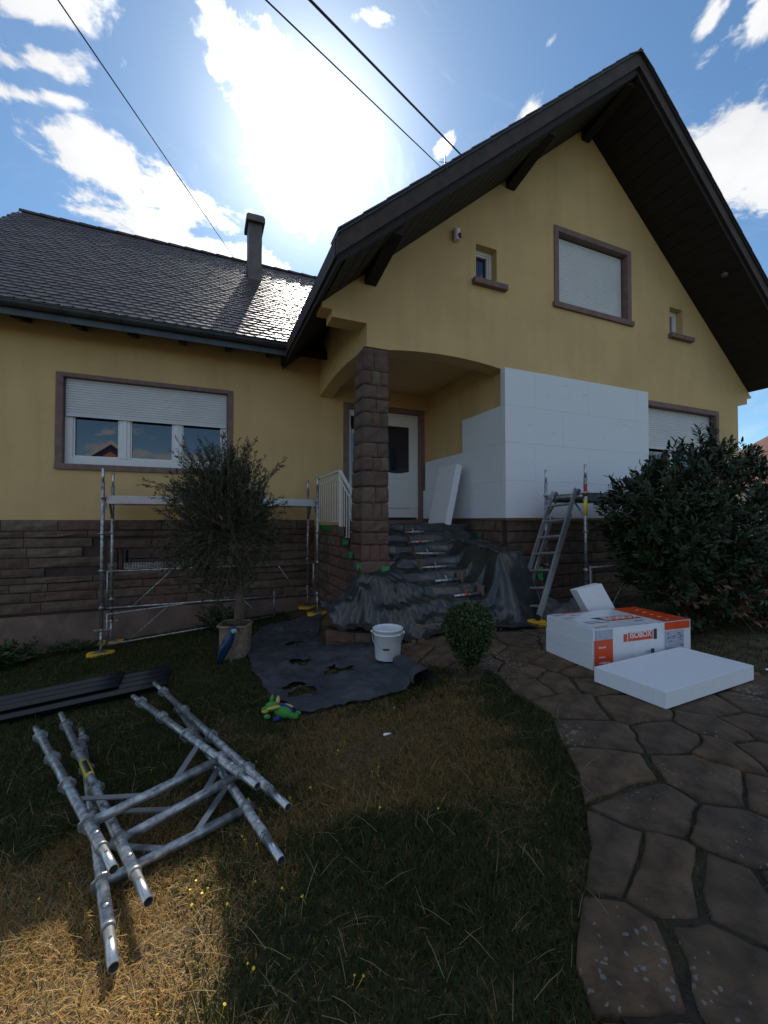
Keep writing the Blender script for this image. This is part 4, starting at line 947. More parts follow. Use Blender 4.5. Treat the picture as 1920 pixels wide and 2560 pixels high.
# insulation: loose boards and the opened pack
def eps_block(name, O, ex, ey, ez, label, cat, m='eps'):
    mb = MB(); mb.obox((0, 0, 0), ex, ey, ez); me = mb.mesh(name, (0, 0, 0), .004, True); me.materials.append(MATS[m])
    o = bpy.data.objects.new(name, me); C.objects.link(o); o.location = O; ROOT[o.name] = Vector(O); return tag(o, label, cat)
a = R(3.2)
lb = eps_block('insulation_board', (3.0, 1.985, .268), (1.21*math.cos(a), 1.21*math.sin(a), .006), (-.57*math.sin(a), .57*math.cos(a), .002), (0, 0, .12), 'white foam insulation board lying flat on the paving in front of the pack', 'insulation board')
a = R(-4)
EX = Vector((math.cos(a), math.sin(a), 0)); EY = Vector((-math.sin(a), math.cos(a), 0)); EZ = Vector((0, 0, 1)); PO = Vector((3.185, 2.745, .266))
def pack():
    p = thing('insulation_pack', PO, 'opened pack of three foam boards in white and orange printed film', 'pack')
    q = lambda x, y, z: PO+EX*x+EY*y+EZ*z
    for k, dx in enumerate((.004, -.016, -.012)):
        k2 = k; m = MB(); m.obox(q([-.012, -.010, 0][k], .0, .121*k), EX*1.2, EY*.6, EZ*.1195); obj('insulation_board', m, 'eps', p, bevel=.004)
    def slab(name, x0, x1, y0, y1, z0, z1, m, par): 
        mb = MB(); mb.obox(q(x0, y0, z0), EX*(x1-x0), EY*(y1-y0), EZ*(z1-z0)); return obj(name, mb, m, par)
    zt_ = .3625
    # film: slightly loose sheet on top and front with wrinkles
    def sheet(fn, nu, nv):
        m = MB(); vs = [fn(i/nu, j/nv) for j in range(nv+1) for i in range(nu+1)]; m.add(vs, [(j*(nu+1)+i, j*(nu+1)+i+1, (j+1)*(nu+1)+i+1, (j+1)*(nu+1)+i) for j in range(nv) for i in range(nu)], True); return m
    wr = lambda a, b: .0016*(1+noise.noise(Vector((a*9, b*9, 1))))
    film = obj('film', sheet(lambda u, v: q(.02+1.185*u, -.004+.608*v, zt_+.001+wr(u*1.2, v*.6)), 40, 20), 'film', p, fix=False)
    obj('film_front', sheet(lambda u, v: q(.02+1.185*u, -.003-wr(u*1.2+5, v), .01+.353*v), 40, 14), 'film', p, fix=False)
    obj('film_end', sheet(lambda u, v: q(1.205+wr(u, v), .6*u, .02+.343*v), 14, 10), 'film', p, fix=False)
    zt2 = zt_+.0055
    tp = lambda n, x0, x1, y0, y1, m, h=.001: slab(n, x0, x1, y0, y1, zt2, zt2+h, m, film)
    fr = lambda n, x0, x1, z0, z1, m, h=.001: slab(n, x0, x1, -.0075-h, -.0075, z0, z1, m, film)
    tp('orange_band', .86, 1.2, .0, .6, 'orange'); tp('orange_panel', .40, .80, .185, .325, 'orange'); tp('red_strip', .17, .56, .575, .598, 'orange'); tp('red_strip', .06, .17, .40, .412, 'orange'); tp('red_strip', .06, .20, .03, .045, 'orange')
    m = MB(); pts = [q(.29, .33, zt2), q(.40, .325, zt2), q(.40, .185, zt2)]; m.add([v for v in pts]+[v+EZ*.001 for v in pts], [(0,1,2),(5,4,3),(0,3,4,1),(1,4,5,2),(2,5,3,0)]); obj('navy_wedge', m, 'ink', film)
    fr('orange_band', .005, .215, .012, .262, 'orange'); fr('grey_flap', .02, .215, .264, .352, 'print_grey'); fr('orange_panel', .40, .70, .222, .300, 'orange'); fr('orange_tab', .345, .385, .222, .29, 'orange'); fr('navy_tab', .715, .755, .215, .31, 'ink')
    fr('orange_band', .86, 1.19, .285, .358, 'orange'); fr('label', .86, 1.11, .09, .275, 'print_grey'); fr('red_strip', .86, 1.05, .055, .075, 'orange'); fr('navy_tab', .68, .72, .09, .13, 'ink'); fr('dark_print', .62, .67, .10, .12, 'print_grey')
    # illegible dark print on the film
    rs = random.Random(11); m = MB()
    for (x0, x1, y, h) in ((.10, .30, .20, .03), (.10, .34, .145, .035), (.03, .16, .52, .03), (.2, .3, .47, .02), (.62, .72, .10, .03)):
        x = x0
        while x < x1:
            w = rs.uniform(.006, .016); kind = rs.random()
            m.obox(q(x, y, zt2+.001), EX*.004, EY*h, EZ*.0008)
            if kind < .6: m.obox(q(x+.004, y+(h-.004)*rs.choice([0, .5, 1]), zt2+.001), EX*w, EY*.004, EZ*.0008)
            if kind > .3: m.obox(q(x+.004+w, y, zt2+.001), EX*.004, EY*h*rs.choice([.5, 1]), EZ*.0008)
            x += w+.014
    tag(obj('dark_print', m, 'ink', film), kind='stuff')
    m = MB()
    for x0, x1, z in ((.05, .12, .19), (.055, .13, .055), (.10, .18, .05), (.055, .12, .105)):
        x = x0
        while x < x1: m.obox(q(x, -.0088-.001, z), EX*.006, EY*.001, EZ*rs.uniform(.008, .016)); x += .010
    for k in range(5): m.obox(q(.95+.02*k, .05+.1*k, zt2+.001), EX*.05, EY*.008, EZ*.0008)
    tag(obj('white_print', m, 'print_white', film), kind='stuff')
    m = MB()
    for k in range(22): m.obox(q(.88+rs.random()*.2, -.0098, .12+rs.random()*.14), EX*rs.uniform(.01, .04), EY*.001, EZ*.005)
    tag(obj('label_print', m, 'ink', film), kind='stuff')
    def text(body, size, Mw, m, name, par):
        cu = bpy.data.curves.new(name, 'FONT'); cu.body = body; cu.size = size; cu.align_x = 'CENTER'; cu.align_y = 'CENTER'; cu.extrude = .0006; cu.offset = size*.018
        to = bpy.data.objects.new(name, cu); C.objects.link(to); bpy.context.view_layer.update()
        me = bpy.data.meshes.new_from_object(to.evaluated_get(bpy.context.evaluated_depsgraph_get())); bpy.data.objects.remove(to); me.materials.clear(); me.materials.append(MATS[m])
        return placed(name, me, par, Mw)
    Mt = Matrix((EX, EY, EZ)).transposed().to_4x4(); Mt.translation = q(.60, .255, zt2+.0018); text('ISOBOX', .125, Mt, 'print_white', 'lettering', film)
    Mf = Matrix((EX, EZ, -EY)).transposed().to_4x4(); Mf.translation = q(.55, -.0095, .272); text('ISOBOX', .075, Mf, 'print_white', 'lettering', film)
pack()
# offcut leaning on the back of the pack
tx = Vector((.40, -.01, .03)); 
u = Vector((.42, 0, -.02)); n_ = Vector((.28, -.12, -.46)).normalized()
eps_block('board_offcut', (3.815, 3.50, .82), Vector((.36, -.02, .055)), Vector((.155, -.03, -.26))*1.75, Vector((.36, -.02, .055)).cross(Vector((.155, -.03, -.26))).normalized()*.11, 'small foam offcut leaning up behind the printed pack', 'foam offcut')
# board leaning in the porch
eps_block('insulation_board', (3.80, 6.28, 1.502), (.118, 0, -.03), (0, .60, 0), (.245, 0, 1.08), 'tall white foam board leaning in the porch at the head of the steps', 'insulation board')

def plush():
    c = Vector((.56, 3.52, gz(.56, 3.52))); t = thing('plush_toy', c, 'green and yellow plush dragon lying on the grass', 'plush toy')
    q = lambda x, y, z: c+Vector((x*.92+y*.39, -x*.39+y*.92, z))
    Rz = Matrix.Rotation(R(-23), 3, 'Z')
    m = MB(); m.blob(q(.05, -.02, .045), (.085, .05, .045), Rz @ Matrix.Rotation(R(-28), 3, 'Z')); m.blob(q(.13, -.05, .028), (.055, .03, .025), Rz @ Matrix.Rotation(R(-20), 3, 'Z')); obj('body', m, 'plush_green', t)
    m = MB(); m.blob(q(-.055, .045, .06), (.058, .042, .042), Rz); m.blob(q(-.11, .03, .045), (.03, .026, .022), Rz); hd = obj('head', m, 'plush_green', t)
    m = MB(); m.blob(q(-.105, .018, .035), (.03, .022, .018), Rz); obj('muzzle', m, 'plush_yellow', hd)
    for dx, dy in ((-.015, .06), (-.07, .085)):
        m = MB(); m.lathe(q(dx, dy, .085), [(.018, 0), (.017, .02), (.010, .045), (.002, .058)], 12, (.15, .2, 1)); obj('horn', m, 'plush_yellow' if dx > -.03 else 'plush_green', hd)
    for px, py, an, rr in ((-.025, -.03, 35, (.062, .032, .014)), (.075, .035, -28, (.055, .018, .012))):
        m = MB(); m.blob(q(px, py, .085 if px < 0 else .075), rr, Rz @ Matrix.Rotation(R(an), 3, 'Z') @ Matrix.Rotation(R(-15), 3, 'X')); obj('wing', m, 'plush_yellow', t)
    m = MB(); m.path([q(.01, .015, .092), q(.05, 0, .096), q(.1, -.015, .078), (q(.14, -.03, .055))], .013, 8, .008); obj('crest', m, 'plush_blue', t)
    for px, py, mt in ((.015, -.085, 'plush_blue'), (-.07, -.05, 'plush_green'), (.16, .01, 'plush_green')):
        m = MB(); m.blob(q(px, py, .022), (.028, .024, .02), Rz); obj('paw', m, mt, t)
plush()

def parrot():
    c = Vector((.27, 5.36, gz(.27, 5.36)-.03)); t = thing('parrot_statue', c, 'blue garden parrot figure standing against the olive planter', 'statue')
    f = Vector((.92, -.39, 0)); s = Vector((.39, .92, 0)); q = lambda a, z, b=0: c+f*a+s*b+Vector((0, 0, z))
    m = MB(); prof = [(-.10, .02, .02), (-.085, .07, .036), (-.06, .14, .055), (-.03, .21, .064), (0.0, .28, .062), (.025, .34, .05), (.04, .375, .042), (.052, .41, .043), (.06, .44, .036), (.064, .462, .018), (.065, .470, .002)]
    pts = [q(a, z) for a, z, r in prof]; vs = []; n = 14
    for (a, z, r), p in zip(prof, pts):
        for i in range(n):
            an = 2*math.pi*i/n; vs.append(p+f*(r*math.cos(an))*1.1+s*(r*math.sin(an)))
    m.add(vs, [(k*n+i, k*n+(i+1) % n, (k+1)*n+(i+1) % n, (k+1)*n+i) for k in range(len(prof)-1) for i in range(n)]+[tuple(range(n))[::-1]], True); obj('body', m, 'parrot_blue', t)
    m = MB(); m.blob(q(.082, .415), (.026, .030, .034), nu=12, nv=8); m.blob(q(.07, .41, -.022), (.026, .022, .032), nu=12, nv=8); obj('face', m, 'parrot_face', t)
    m = MB(); m.path([q(.10, .43), q(.125, .425), q(.135, .40), q(.125, .38)], .016, 8, .004); obj('beak', m, 'black_gloss', t)
    m = MB()
    for b in (-.05, .05): m.path([q(-.01, .30, b), q(-.05, .20, b*1.15), q(-.09, .10, b*.8), q(-.12, .03, b*.4)], .026, 8, .008)
    obj('wing', m, 'parrot_blue', t)
    m = MB(); m.path([q(-.05, .13), q(-.10, .04), q(-.125, .005)], .03, 8, .012); obj('tail', m, 'parrot_green', t)
    m = MB(); m.path([q(.03, .12), q(.045, .04), q(.05, .0)], .016, 8, .012); obj('perch', m, 'bark', t)
parrot()

def planter():
    c = Vector((.37, 5.66, gz(.37, 5.66)-.02)); t = thing('planter', c, 'woven basket planter with the olive tree in it', 'planter')
    m = MB(); n = 40; rows = 34; vs = []
    sq = lambda a: 1/ (abs(math.cos(a))**6+abs(math.sin(a))**6)**(1/6)
    for k in range(rows+1):
        z = .40*k/rows; r = .165+.012*k/rows+.004*math.sin(k*math.pi)
        for i in range(n):
            a = 2*math.pi*i/n+R(-20); rr = r*(.25+.75*sq(2*math.pi*i/n))*(1+.018*math.sin(i*math.pi/2+math.pi*(k//2)))+(.006 if k % 2 else 0); vs.append(c+Vector((rr*math.cos(a)+.03*z, rr*math.sin(a), z)))
    m.add(vs, [(k*n+i, k*n+(i+1) % n, (k+1)*n+(i+1) % n, (k+1)*n+i) for k in range(rows) for i in range(n)], True); obj('basket', m, 'wicker', t)
    m = MB(); m.path([c+Vector((.185*(.25+.75*sq(a))*math.cos(a+R(-20)), .185*(.25+.75*sq(a))*math.sin(a+R(-20)), .405)) for a in np.linspace(0, 2*math.pi, 41)], .016, 8); obj('rim', m, 'wicker', t)
    m = MB(); m.prism([(c.x+.165*(.25+.75*sq(a))*math.cos(a+R(-20)), c.y+.165*(.25+.75*sq(a))*math.sin(a+R(-20))) for a in np.linspace(0, 2*math.pi, 25)[:-1]], c.z+.3, c.z+.37); obj('compost', m, 'soil', t)
planter()

# jacks weighing the sheet down on the steps
def jack(k, px0, px1, y, plate_left, red=False):
    (x0, z), x1 = px0, px1; f = y-.04*(1 if plate_left else -1); ta = [(t, SHEET(x0+(x1-x0)*t, y+(f-y)*t)) for t in np.linspace(.05, .95, 9)]
    za = max(h for t, h in ta if t < .5); zb = max(h for t, h in ta if t >= .5); a, b = Vector((x0, y, za+.017)), Vector((x1, f, zb+.017))
    nm = ['top', 'second', 'third', 'fourth', 'fifth', 'lowest'][k]
    t = thing('screw_jack', a, 'scaffold screw jack weighing down the sheet on the %s covered step' % nm, 'screw jack', 'screw jacks on the covered steps')
    d = (b-a).normalized(); m = MB(); m.tube(a, b, .019, 10, hollow=.003); obj('spindle', m, 'galv', t)
    e = a if plate_left else b; u = Vector((0, 0, 1)); s = d.cross(u).normalized(); m = MB(); m.obox(e-u*.03-s*.07-d*.004, d*.008, s*.14, u*.14); obj('base_plate', m, 'stake', t)
    c = a+(b-a)*.45; m = MB(); m.tube(c-d*.02, c+d*.02, .03, 10); m.path([c-u*.055+d*.02, c-u*.02, c+u*.02, c+u*.07-d*.02], .010, 8); obj('wing_nut', m, 'red_paint' if red else 'galv', t)
# plastic sheet over the steps
def plastic():
    nx, ny = 190, 150; xs = np.linspace(1.30, 4.34, nx); ys = np.linspace(4.02, 6.5, ny)
    def stair(y):
        if y >= 6.3: return 1.5
        k = (6.3-y)/.26; i = math.floor(k); f = k-i; tread = 1.5-.165*(i+smooth01((f)*3.2 if f < .31 else 1)); line = 1.5-.165*k
        return tread+.42*max(0, line-tread)
    ctl = np.array([(1.40,5.28,.42),(1.42,5.45,.54),(1.70,5.0,.24),(1.72,5.25,.52),(1.95,5.3,.70),(2.0,4.75,.20),(2.1,4.60,.14),(2.15,4.95,.46),(2.2,5.38,.88),(2.0,5.42,.86),(2.45,5.38,.93),(2.45,5.1,.76),(2.45,4.8,.52),(2.45,4.55,.33),(2.3,4.42,.15),(1.55,4.98,.20)])
    def flank(x, y):
        w = 1/((ctl[:, 0]-x)**2+(ctl[:, 1]-y)**2+.004)**1.5; return float((w*ctl[:, 2]).sum()/w.sum())
    mb = MB(); Z = np.full((ny, nx), np.nan)
    for j, y in enumerate(ys):
        for i, x in enumerate(xs):
            z = max(stair(y), gz(x, y)+.02)
            if x < 2.65 and y < 5.6: t = smooth01((x-2.35)/.3); z = flank(x, y)*(1-t)+z*t
            # right flank: bunched over the cheek wall
            if x > 3.5:
                t = smooth01((x-3.5)/.3); top = (1.26-.10*max(0, 5.6-y)/.6 if y > 4.78 else 1.12-(4.78-y)*1.7)
                if x > 4.16: top -= (x-4.16)*2.0
                top = max(top, gz(x, y)+.02)
                z = max(z, z*(1-t)+top*t)
            # slope to the ground in front of the lowest riser
            if y < 4.56 and x > 2.4: z = max(gz(x, y)+.018, min(z, .36-(4.56-y)*.9 if x < 3.55 else z))
            # folds radiating from the column foot plus crumples
            ang = math.atan2(y-5.45, x-2.15); r = math.hypot(x-2.15, y-5.45)
            fold = abs(noise.noise(Vector((ang*5.2, r*.5, 2.0))))*.085*min(1, r/.4)*math.exp(-r*.5)
            wx = x+.10*noise.noise(Vector((x*3, y*3, 21))); wy = y+.10*noise.noise(Vector((x*3, y*3, 31)))
            cr = abs(noise.noise(Vector((wx*3.1+wy*1.6, wy*4.5, 5))))*.034+abs(noise.noise(Vector((wx*7.5+wy*3, wy*8, 9))))*.017+abs(noise.noise(Vector((wx*17, wy*15, 3)))) *.004
            big = noise.noise(Vector((x*2.2, y*2.6, 7)))*.05*(1 if x > 3.5 else .35)
            Z[j, i] = z+.016+fold+cr+big*.5
    global SHEET
    SHEET = lambda x, y: float(Z[min(ny-1, max(0, int(round((y-ys[0])/(ys[1]-ys[0]))))), min(nx-1, max(0, int(round((x-xs[0])/(xs[1]-xs[0])))))])
    Xg, Yg = np.meshgrid(xs, ys)
    # outline of the sheet in plan
    ol = [(1.38, 5.46), (1.34, 5.26), (1.55, 4.93), (1.90, 4.58), (2.18, 4.36), (2.75, 4.22), (3.3, 4.08), (3.75, 4.04), (4.05, 4.2), (4.3, 4.5), (4.34, 4.9), (4.34, 5.4), (4.3, 5.9), (4.25, 6.45), (2.42, 6.45), (2.40, 5.44), (2.0, 5.40), (1.9, 5.5)]
    ins = inpoly(Xg+.02*np.sin(Yg*23), Yg+.02*np.sin(Xg*19), ol)
    idx = -np.ones((ny, nx), int)
    for j in range(ny-1):
        for i in range(nx-1):
            if ins[j, i] and ins[j, i+1] and ins[j+1, i] and ins[j+1, i+1]:
                q = []
                for a, b in ((j, i), (j, i+1), (j+1, i+1), (j+1, i)):
                    if idx[a, b] < 0: idx[a, b] = len(mb.v); mb.v.append((xs[b], ys[a], Z[a, b]))
                    q.append(idx[a, b])
                mb.f.append(tuple(q)); mb.s.append(True)
    s = obj('plastic_sheet', mb, 'plastic_sheet', fix=False, off=(2.9, 4.4, .2))
    tag(s, 'crumpled dark grey plastic sheet draped over the entrance steps', 'plastic sheet')
    rs = random.Random(3)
    for c, ax, w, h in (((1.985, 7.35, 1.46), (0, 1, 0), .9, .09), ((1.955, 6.02, 1.27), (0, 1, 0), .26, .07), ((1.955, 5.78, 1.10), (0, 1, 0), .2, .09), ((2.30, 5.375, .93), (1, 0, 0), .13, .07), ((1.93, 5.40, .98), (1, 0, 0), .07, .07), ((4.30, 4.55, .86), (0, 1, 0), .09, .17), ((3.05, 6.97, 1.515), (1, 0, 0), .9, .02), ((4.34, 6.6, 1.46), (0, 1, 0), .12, .12), ((4.36, 6.05, 1.33), (0, 1, 0), .14, .1)):
        ax = Vector(ax); m = MB(); n = 8; vs = []
        nr = Vector((-1, 0, 0)) if ax.y else Vector((0, -1, 0))
        for i in range(n+1):
            for t in (0, 1): vs.append(Vector(c)+ax*(w*(i/n-.5))+Vector((0, 0, h*(t-.5)+rs.uniform(-.012, .012)))+nr*rs.uniform(.012, .032))
        m.add(vs, [(2*i, 2*i+1, 2*i+3, 2*i+2) for i in range(n)]); obj('tape', m, 'tape_green', s, fix=False)
plastic()
jack(0, (2.96, 1.365), 3.30, 6.13, True); jack(1, (2.92, 1.20), 3.33, 5.88, True, True); jack(2, (2.86, 1.04), 3.38, 5.62, True); jack(3, (2.83, .875), 3.40, 5.36, True); jack(4, (2.93, .715), 3.36, 5.10, False); jack(5, (3.06, .55), 3.52, 4.83, False, True)

# dark ground sheet on the lawn, torn, its corner curled up
TARP = [(.62,6.3),(.50,5.6),(.50,4.75),(.57,3.9),(.71,3.47),(.80,3.42),(1.05,3.40),(1.55,3.31),(1.72,3.38),(1.80,3.75),(1.98,4.1),(1.98,4.55),(1.90,4.80),(1.62,5.08),(1.42,5.28),(1.46,5.75),(1.85,7.0),(1.5,7.1),(.95,7.0)]
HOLES = [(.80,3.90,.13,.17),(1.30,4.20,.17,.10),(.98,4.72,.12,.12),(1.12,5.55,.13,.10)]
def tarp():
    xs = np.linspace(.42, 2.05, 150); ys = np.linspace(3.25, 7.15, 290); X, Y = np.meshgrid(xs, ys)
    JX = np.array([[0.022*noise.noise(Vector((x*3, y*3, 40)))+.02*noise.noise(Vector((x*11, y*11, 44))) for x in xs] for y in ys]); ins = inpoly(X+JX, Y-JX, TARP); mb = MB(); idx = -np.ones(X.shape, int)
    def h(x, y):
        z = gz(x, y)+.006+.055*max(0, noise.noise(Vector((x*3.2, y*2.6, 1))))+.035*abs(noise.noise(Vector((x*6.5, y*5, 4))))+.006*noise.noise(Vector((x*17, y*17, 2)))
        c = smooth01((x-1.62)/.33)*smooth01((3.95-y)/.35)      # raised right corner
        return z+c*.16
    for j in range(len(ys)-1):
        for i in range(len(xs)-1):
            if not (ins[j, i] and ins[j+1, i] and ins[j, i+1] and ins[j+1, i+1]): continue
            x, y = xs[i], ys[j]; hole = False
            for hx, hy, ra, rb in HOLES:
                dn = 1.0*noise.noise(Vector((x*7, y*7, 6)))+.5*noise.noise(Vector((x*23, y*23, 8)))
                if ((x-hx)/ra)**2+((y-hy)/rb)**2 < (1+dn)**2*.8: hole = True
            if hole: continue
            q = []
            for a, b in ((j, i), (j, i+1), (j+1, i+1), (j+1, i)):
                if idx[a, b] < 0: idx[a, b] = len(mb.v); mb.v.append((xs[b], ys[a], h(xs[b], ys[a])))
                q.append(idx[a, b])
            mb.f.append(tuple(q)); mb.s.append(True)
    t = obj('ground_sheet', mb, 'geotextile', fix=False, off=(1.2, 4.5, .0)); tag(t, 'torn dark grey ground sheet spread on the lawn under the bucket', 'ground sheet')
    m = MB(); n = 14; vs = []
    for k in range(9):
        y = 3.30+.62*k/8
        for i in range(n):
            a = math.pi*(1.02-1.25*i/(n-1)); r = .10-.03*k/8; vs.append((1.76+.08*k/8+.03*(1-k/8)+r*math.cos(a), y+.03*math.sin(i), gz(1.75, y)+.05+r*1.2*math.sin(a)))
    m.add(vs, [(k*n+i, k*n+i+1, (k+1)*n+i+1, (k+1)*n+i) for k in range(8) for i in range(n-1)], True); obj('curled_corner', m, 'geotextile', t, fix=False)
tarp()
def rubble():
    xs = np.linspace(3.75, 5.5, 60); ys = np.linspace(3.75, 4.95, 44); mb = MB(); W = len(xs); vs = []
    for y in ys:
        for x in xs:
            e = max(0, 1-((x-4.55)/.8)**2-((y-4.5)/.5)**2)
            vs.append((x, y, gz(x, y)-.02+.24*e**.6*(.5+abs(noise.noise(Vector((x*4, y*4, 3))))*1.2)+.05*abs(noise.noise(Vector((x*12, y*12, 3))))*(e > 0)))
    mb.add(vs, [(j*W+i, j*W+i+1, (j+1)*W+i+1, (j+1)*W+i) for j in range(len(ys)-1) for i in range(W-1)], True)
    m = mat('dusty_sheet', (.11, .10, .105), .6, var=.5, vscale=6, bump=.3, bscale=20)
    tag(obj('dust_sheet', mb, 'dusty_sheet', fix=False, off=(4.5, 4.5, .25)), 'crumpled dusty grey sheet heaped under the ladder scaffold', 'dust sheet')
rubble()
def tool():
    t = thing('scraper', (6.3, 4.55, 2.0), 'white bladed scraper with red handle standing on the scaffold deck', 'scraper')
    a, b = Vector((6.39, 4.6, 1.995)), Vector((6.16, 4.6, 2.45)); d = (b-a).normalized()
    m = MB(); m.tube(a, a+d*.3, .012, 8); obj('handle', m, 'red_paint', t)
    m = MB(); m.bar(a+d*.26, b, .075, .02, (0, -1, 0)); obj('blade', m, 'white_paint', t, bevel=.004)
tool()

# fittings on the house
def fittings():
    s = thing('alarm_siren', (3.5, YG, 5.92), 'small white alarm siren with dark red lens high on the gable', 'alarm siren')
    m = MB(); m.prism([(3.5+.055*math.cos(a)*1.0, YG-.045+.045*math.sin(a)) for a in np.linspace(0, 2*math.pi, 17)[:-1]], 5.84, 6.02); obj('case', m, 'siren_white', s, bevel=.012)
    m = MB(); m.blob((3.53, YG-.085, 5.90), (.035, .03, .045)); obj('lens', m, 'siren_red', s)
    def soff(x): return zu(x)-.01
    x = 9.0; l = thing('spotlight', (x, 4.75, soff(x)), 'small round spotlight under the right gable eaves', 'spotlight')
    m = MB(); m.lathe((x, 4.75, soff(x)-.07), [(.01, 0), (.05, .005), (.06, .05), (.03, .07)], 16); obj('shade', m, 'lamp', l)
    m = MB(); m.tube((x, 4.75, soff(x)-.01), (x, 4.75, soff(x)+.04), .012, 8); obj('stem', m, 'lamp', l)
    a = thing('roof_aerial', (6.25, 10.2, 8.9), 'thin roof mast with short crossbars behind the gable', 'aerial')
    m = MB(); m.tube((6.25, 10.2, 8.8), (6.22, 10.2, 12.0), .022, 8, .014); obj('mast', m, 'steel_dark', a)
    for k, w in ((11.75, .22), (11.45, .3)):
        m = MB(); m.tube((6.22-w, 10.15, k-.1), (6.22+w, 10.25, k+.1), .008, 6); obj('crossbar', m, 'steel_dark', a)
fittings()
def wires():
    def cable(label, A, B, r, sag, r2=None):
        A, B = Vector(A), Vector(B); pts = [A+(B-A)*t-Vector((0, 0, sag*4*t*(1-t))) for t in np.linspace(0, 1, 40)]
        m = MB(); m.path(pts, r, 6); tag(obj('cable', m, 'cable', fix=False, off=A), label, 'cable', 'overhead cables')
    def ext(d0, t0, d1, t1, k):
        a = Vector((0, 0, 1.6))+Vector(d0)*t0; b = Vector((0, 0, 1.6))+Vector(d1)*t1; return b+(a-b)*k, b
    A, B = ext((-.3265, 1.2005, 1.2285), 5.6, (.0669, 1.0459, .6095), 12.6, 1.9); cable('single thin overhead cable running down to the chimney side roof', A, B, .011, .0)
    A, B = ext((.1258, 1.0082, 1.2285), 6.2, (.5246, .847, .8174), 11.8, 1.9); cable('thinner of the two cables reaching the roof aerial', A, B, .013, .0)
    A, B = ext((.2214, .9675, 1.2285), 6.2, (.5678, .828, .8458), 11.6, 1.9); cable('thicker twisted cable above the gable, right of the other two', A, B, .022, .0)
wires()

# neighbours: one beyond the right corner, one behind the camera seen in the window
def neighbour(name, label, c, w, d, h, rise, wall, roof, fascia, hip=False, ang=0):
    t = thing(name, (c[0], c[1], 0), label, 'house'); ca, sa = math.cos(ang), math.sin(ang); q = lambda x, y, z: (c[0]+x*ca-y*sa, c[1]+x*sa+y*ca, z)
    m = MB(); P = [(-w/2, -.3), (w/2, -.3), (w/2, h), (0, h+rise*(1 if not hip else 0)), (-w/2, h)]
    m.add([q(x, -d/2, z) for x, z in P]+[q(x, d/2, z) for x, z in P], [(0,1,2,3,4), (9,8,7,6,5)]+[(i, 5+i, 5+(i+1) % 5, (i+1) % 5) for i in range(5)]); obj('wall', m, wall, t)
    m = MB(); o = .5
    if hip:
        k = min(d, w)/2; m.add([q(-w/2-o, -d/2-o, h), q(w/2+o, -d/2-o, h), q(w/2+o, d/2+o, h), q(-w/2-o, d/2+o, h), q(-w/2+k, 0, h+rise), q(w/2-k, 0, h+rise)], [(0,1,5,4),(1,2,5),(2,3,4,5),(3,0,4),(3,2,1,0)])
    else:
        s = rise/(w/2); z0 = h-s*o+.1; z1 = h+rise+.1
        V = []
        for y in (-d/2-o, d/2+o): V += [q(-w/2-o, y, z0), q(0, y, z1), q(w/2+o, y, z0), q(w/2+o, y, z0+.2), q(0, y, z1+.25), q(-w/2-o, y, z0+.2)]
        m.add(V, [(0,1,4,5),(1,2,3,4),(11,10,7,6),(10,9,8,7),(5,4,10,11),(4,3,9,10),(1,0,6,7),(2,1,7,8),(0,5,11,6),(3,2,8,9)])
    obj('roof', m, roof, t)
    if fascia:
        for sg in (-1, 1):
            m = MB(); y = d/2+o+.01; s = rise/(w/2); z0 = h-s*o+.1; z1 = h+rise+.1; V = [(sg*(w/2+o), z0-.05), (0, z1-.05), (0, z1+.28), (sg*(w/2+o), z0+.22)]
            m.add([q(x, y, z) for x, z in V]+[q(x, y+.05, z) for x, z in V], [(0,1,2,3),(7,6,5,4)]+[(i, 4+i, 4+(i+1) % 4, (i+1) % 4) for i in range(4)]); obj('fascia', m, fascia, t)
        for x in (-1.6, 1.6):
            m = MB(); m.add([q(x-.5, d/2+.02, 1.2), q(x+.5, d/2+.02, 1.2), q(x+.5, d/2+.02, 2.5), q(x-.5, d/2+.02, 2.5)], [(0,1,2,3)]); obj('window', m, 'glass', t)
neighbour('neighbour_house', 'orange rendered house with pale gable boards reflected in the wide window', (-6.6, -27, 0), 9, 10, 3.9, 3.45, 'orange_render', 'red_roof', 'cream')
neighbour('neighbour_house', 'neighbouring house with red brown tiled roof behind the laurel at far right', (36.2, 15.5, 0), 10, 9, 3.6, 4.2, 'cream', 'red_roof', None, hip=True)
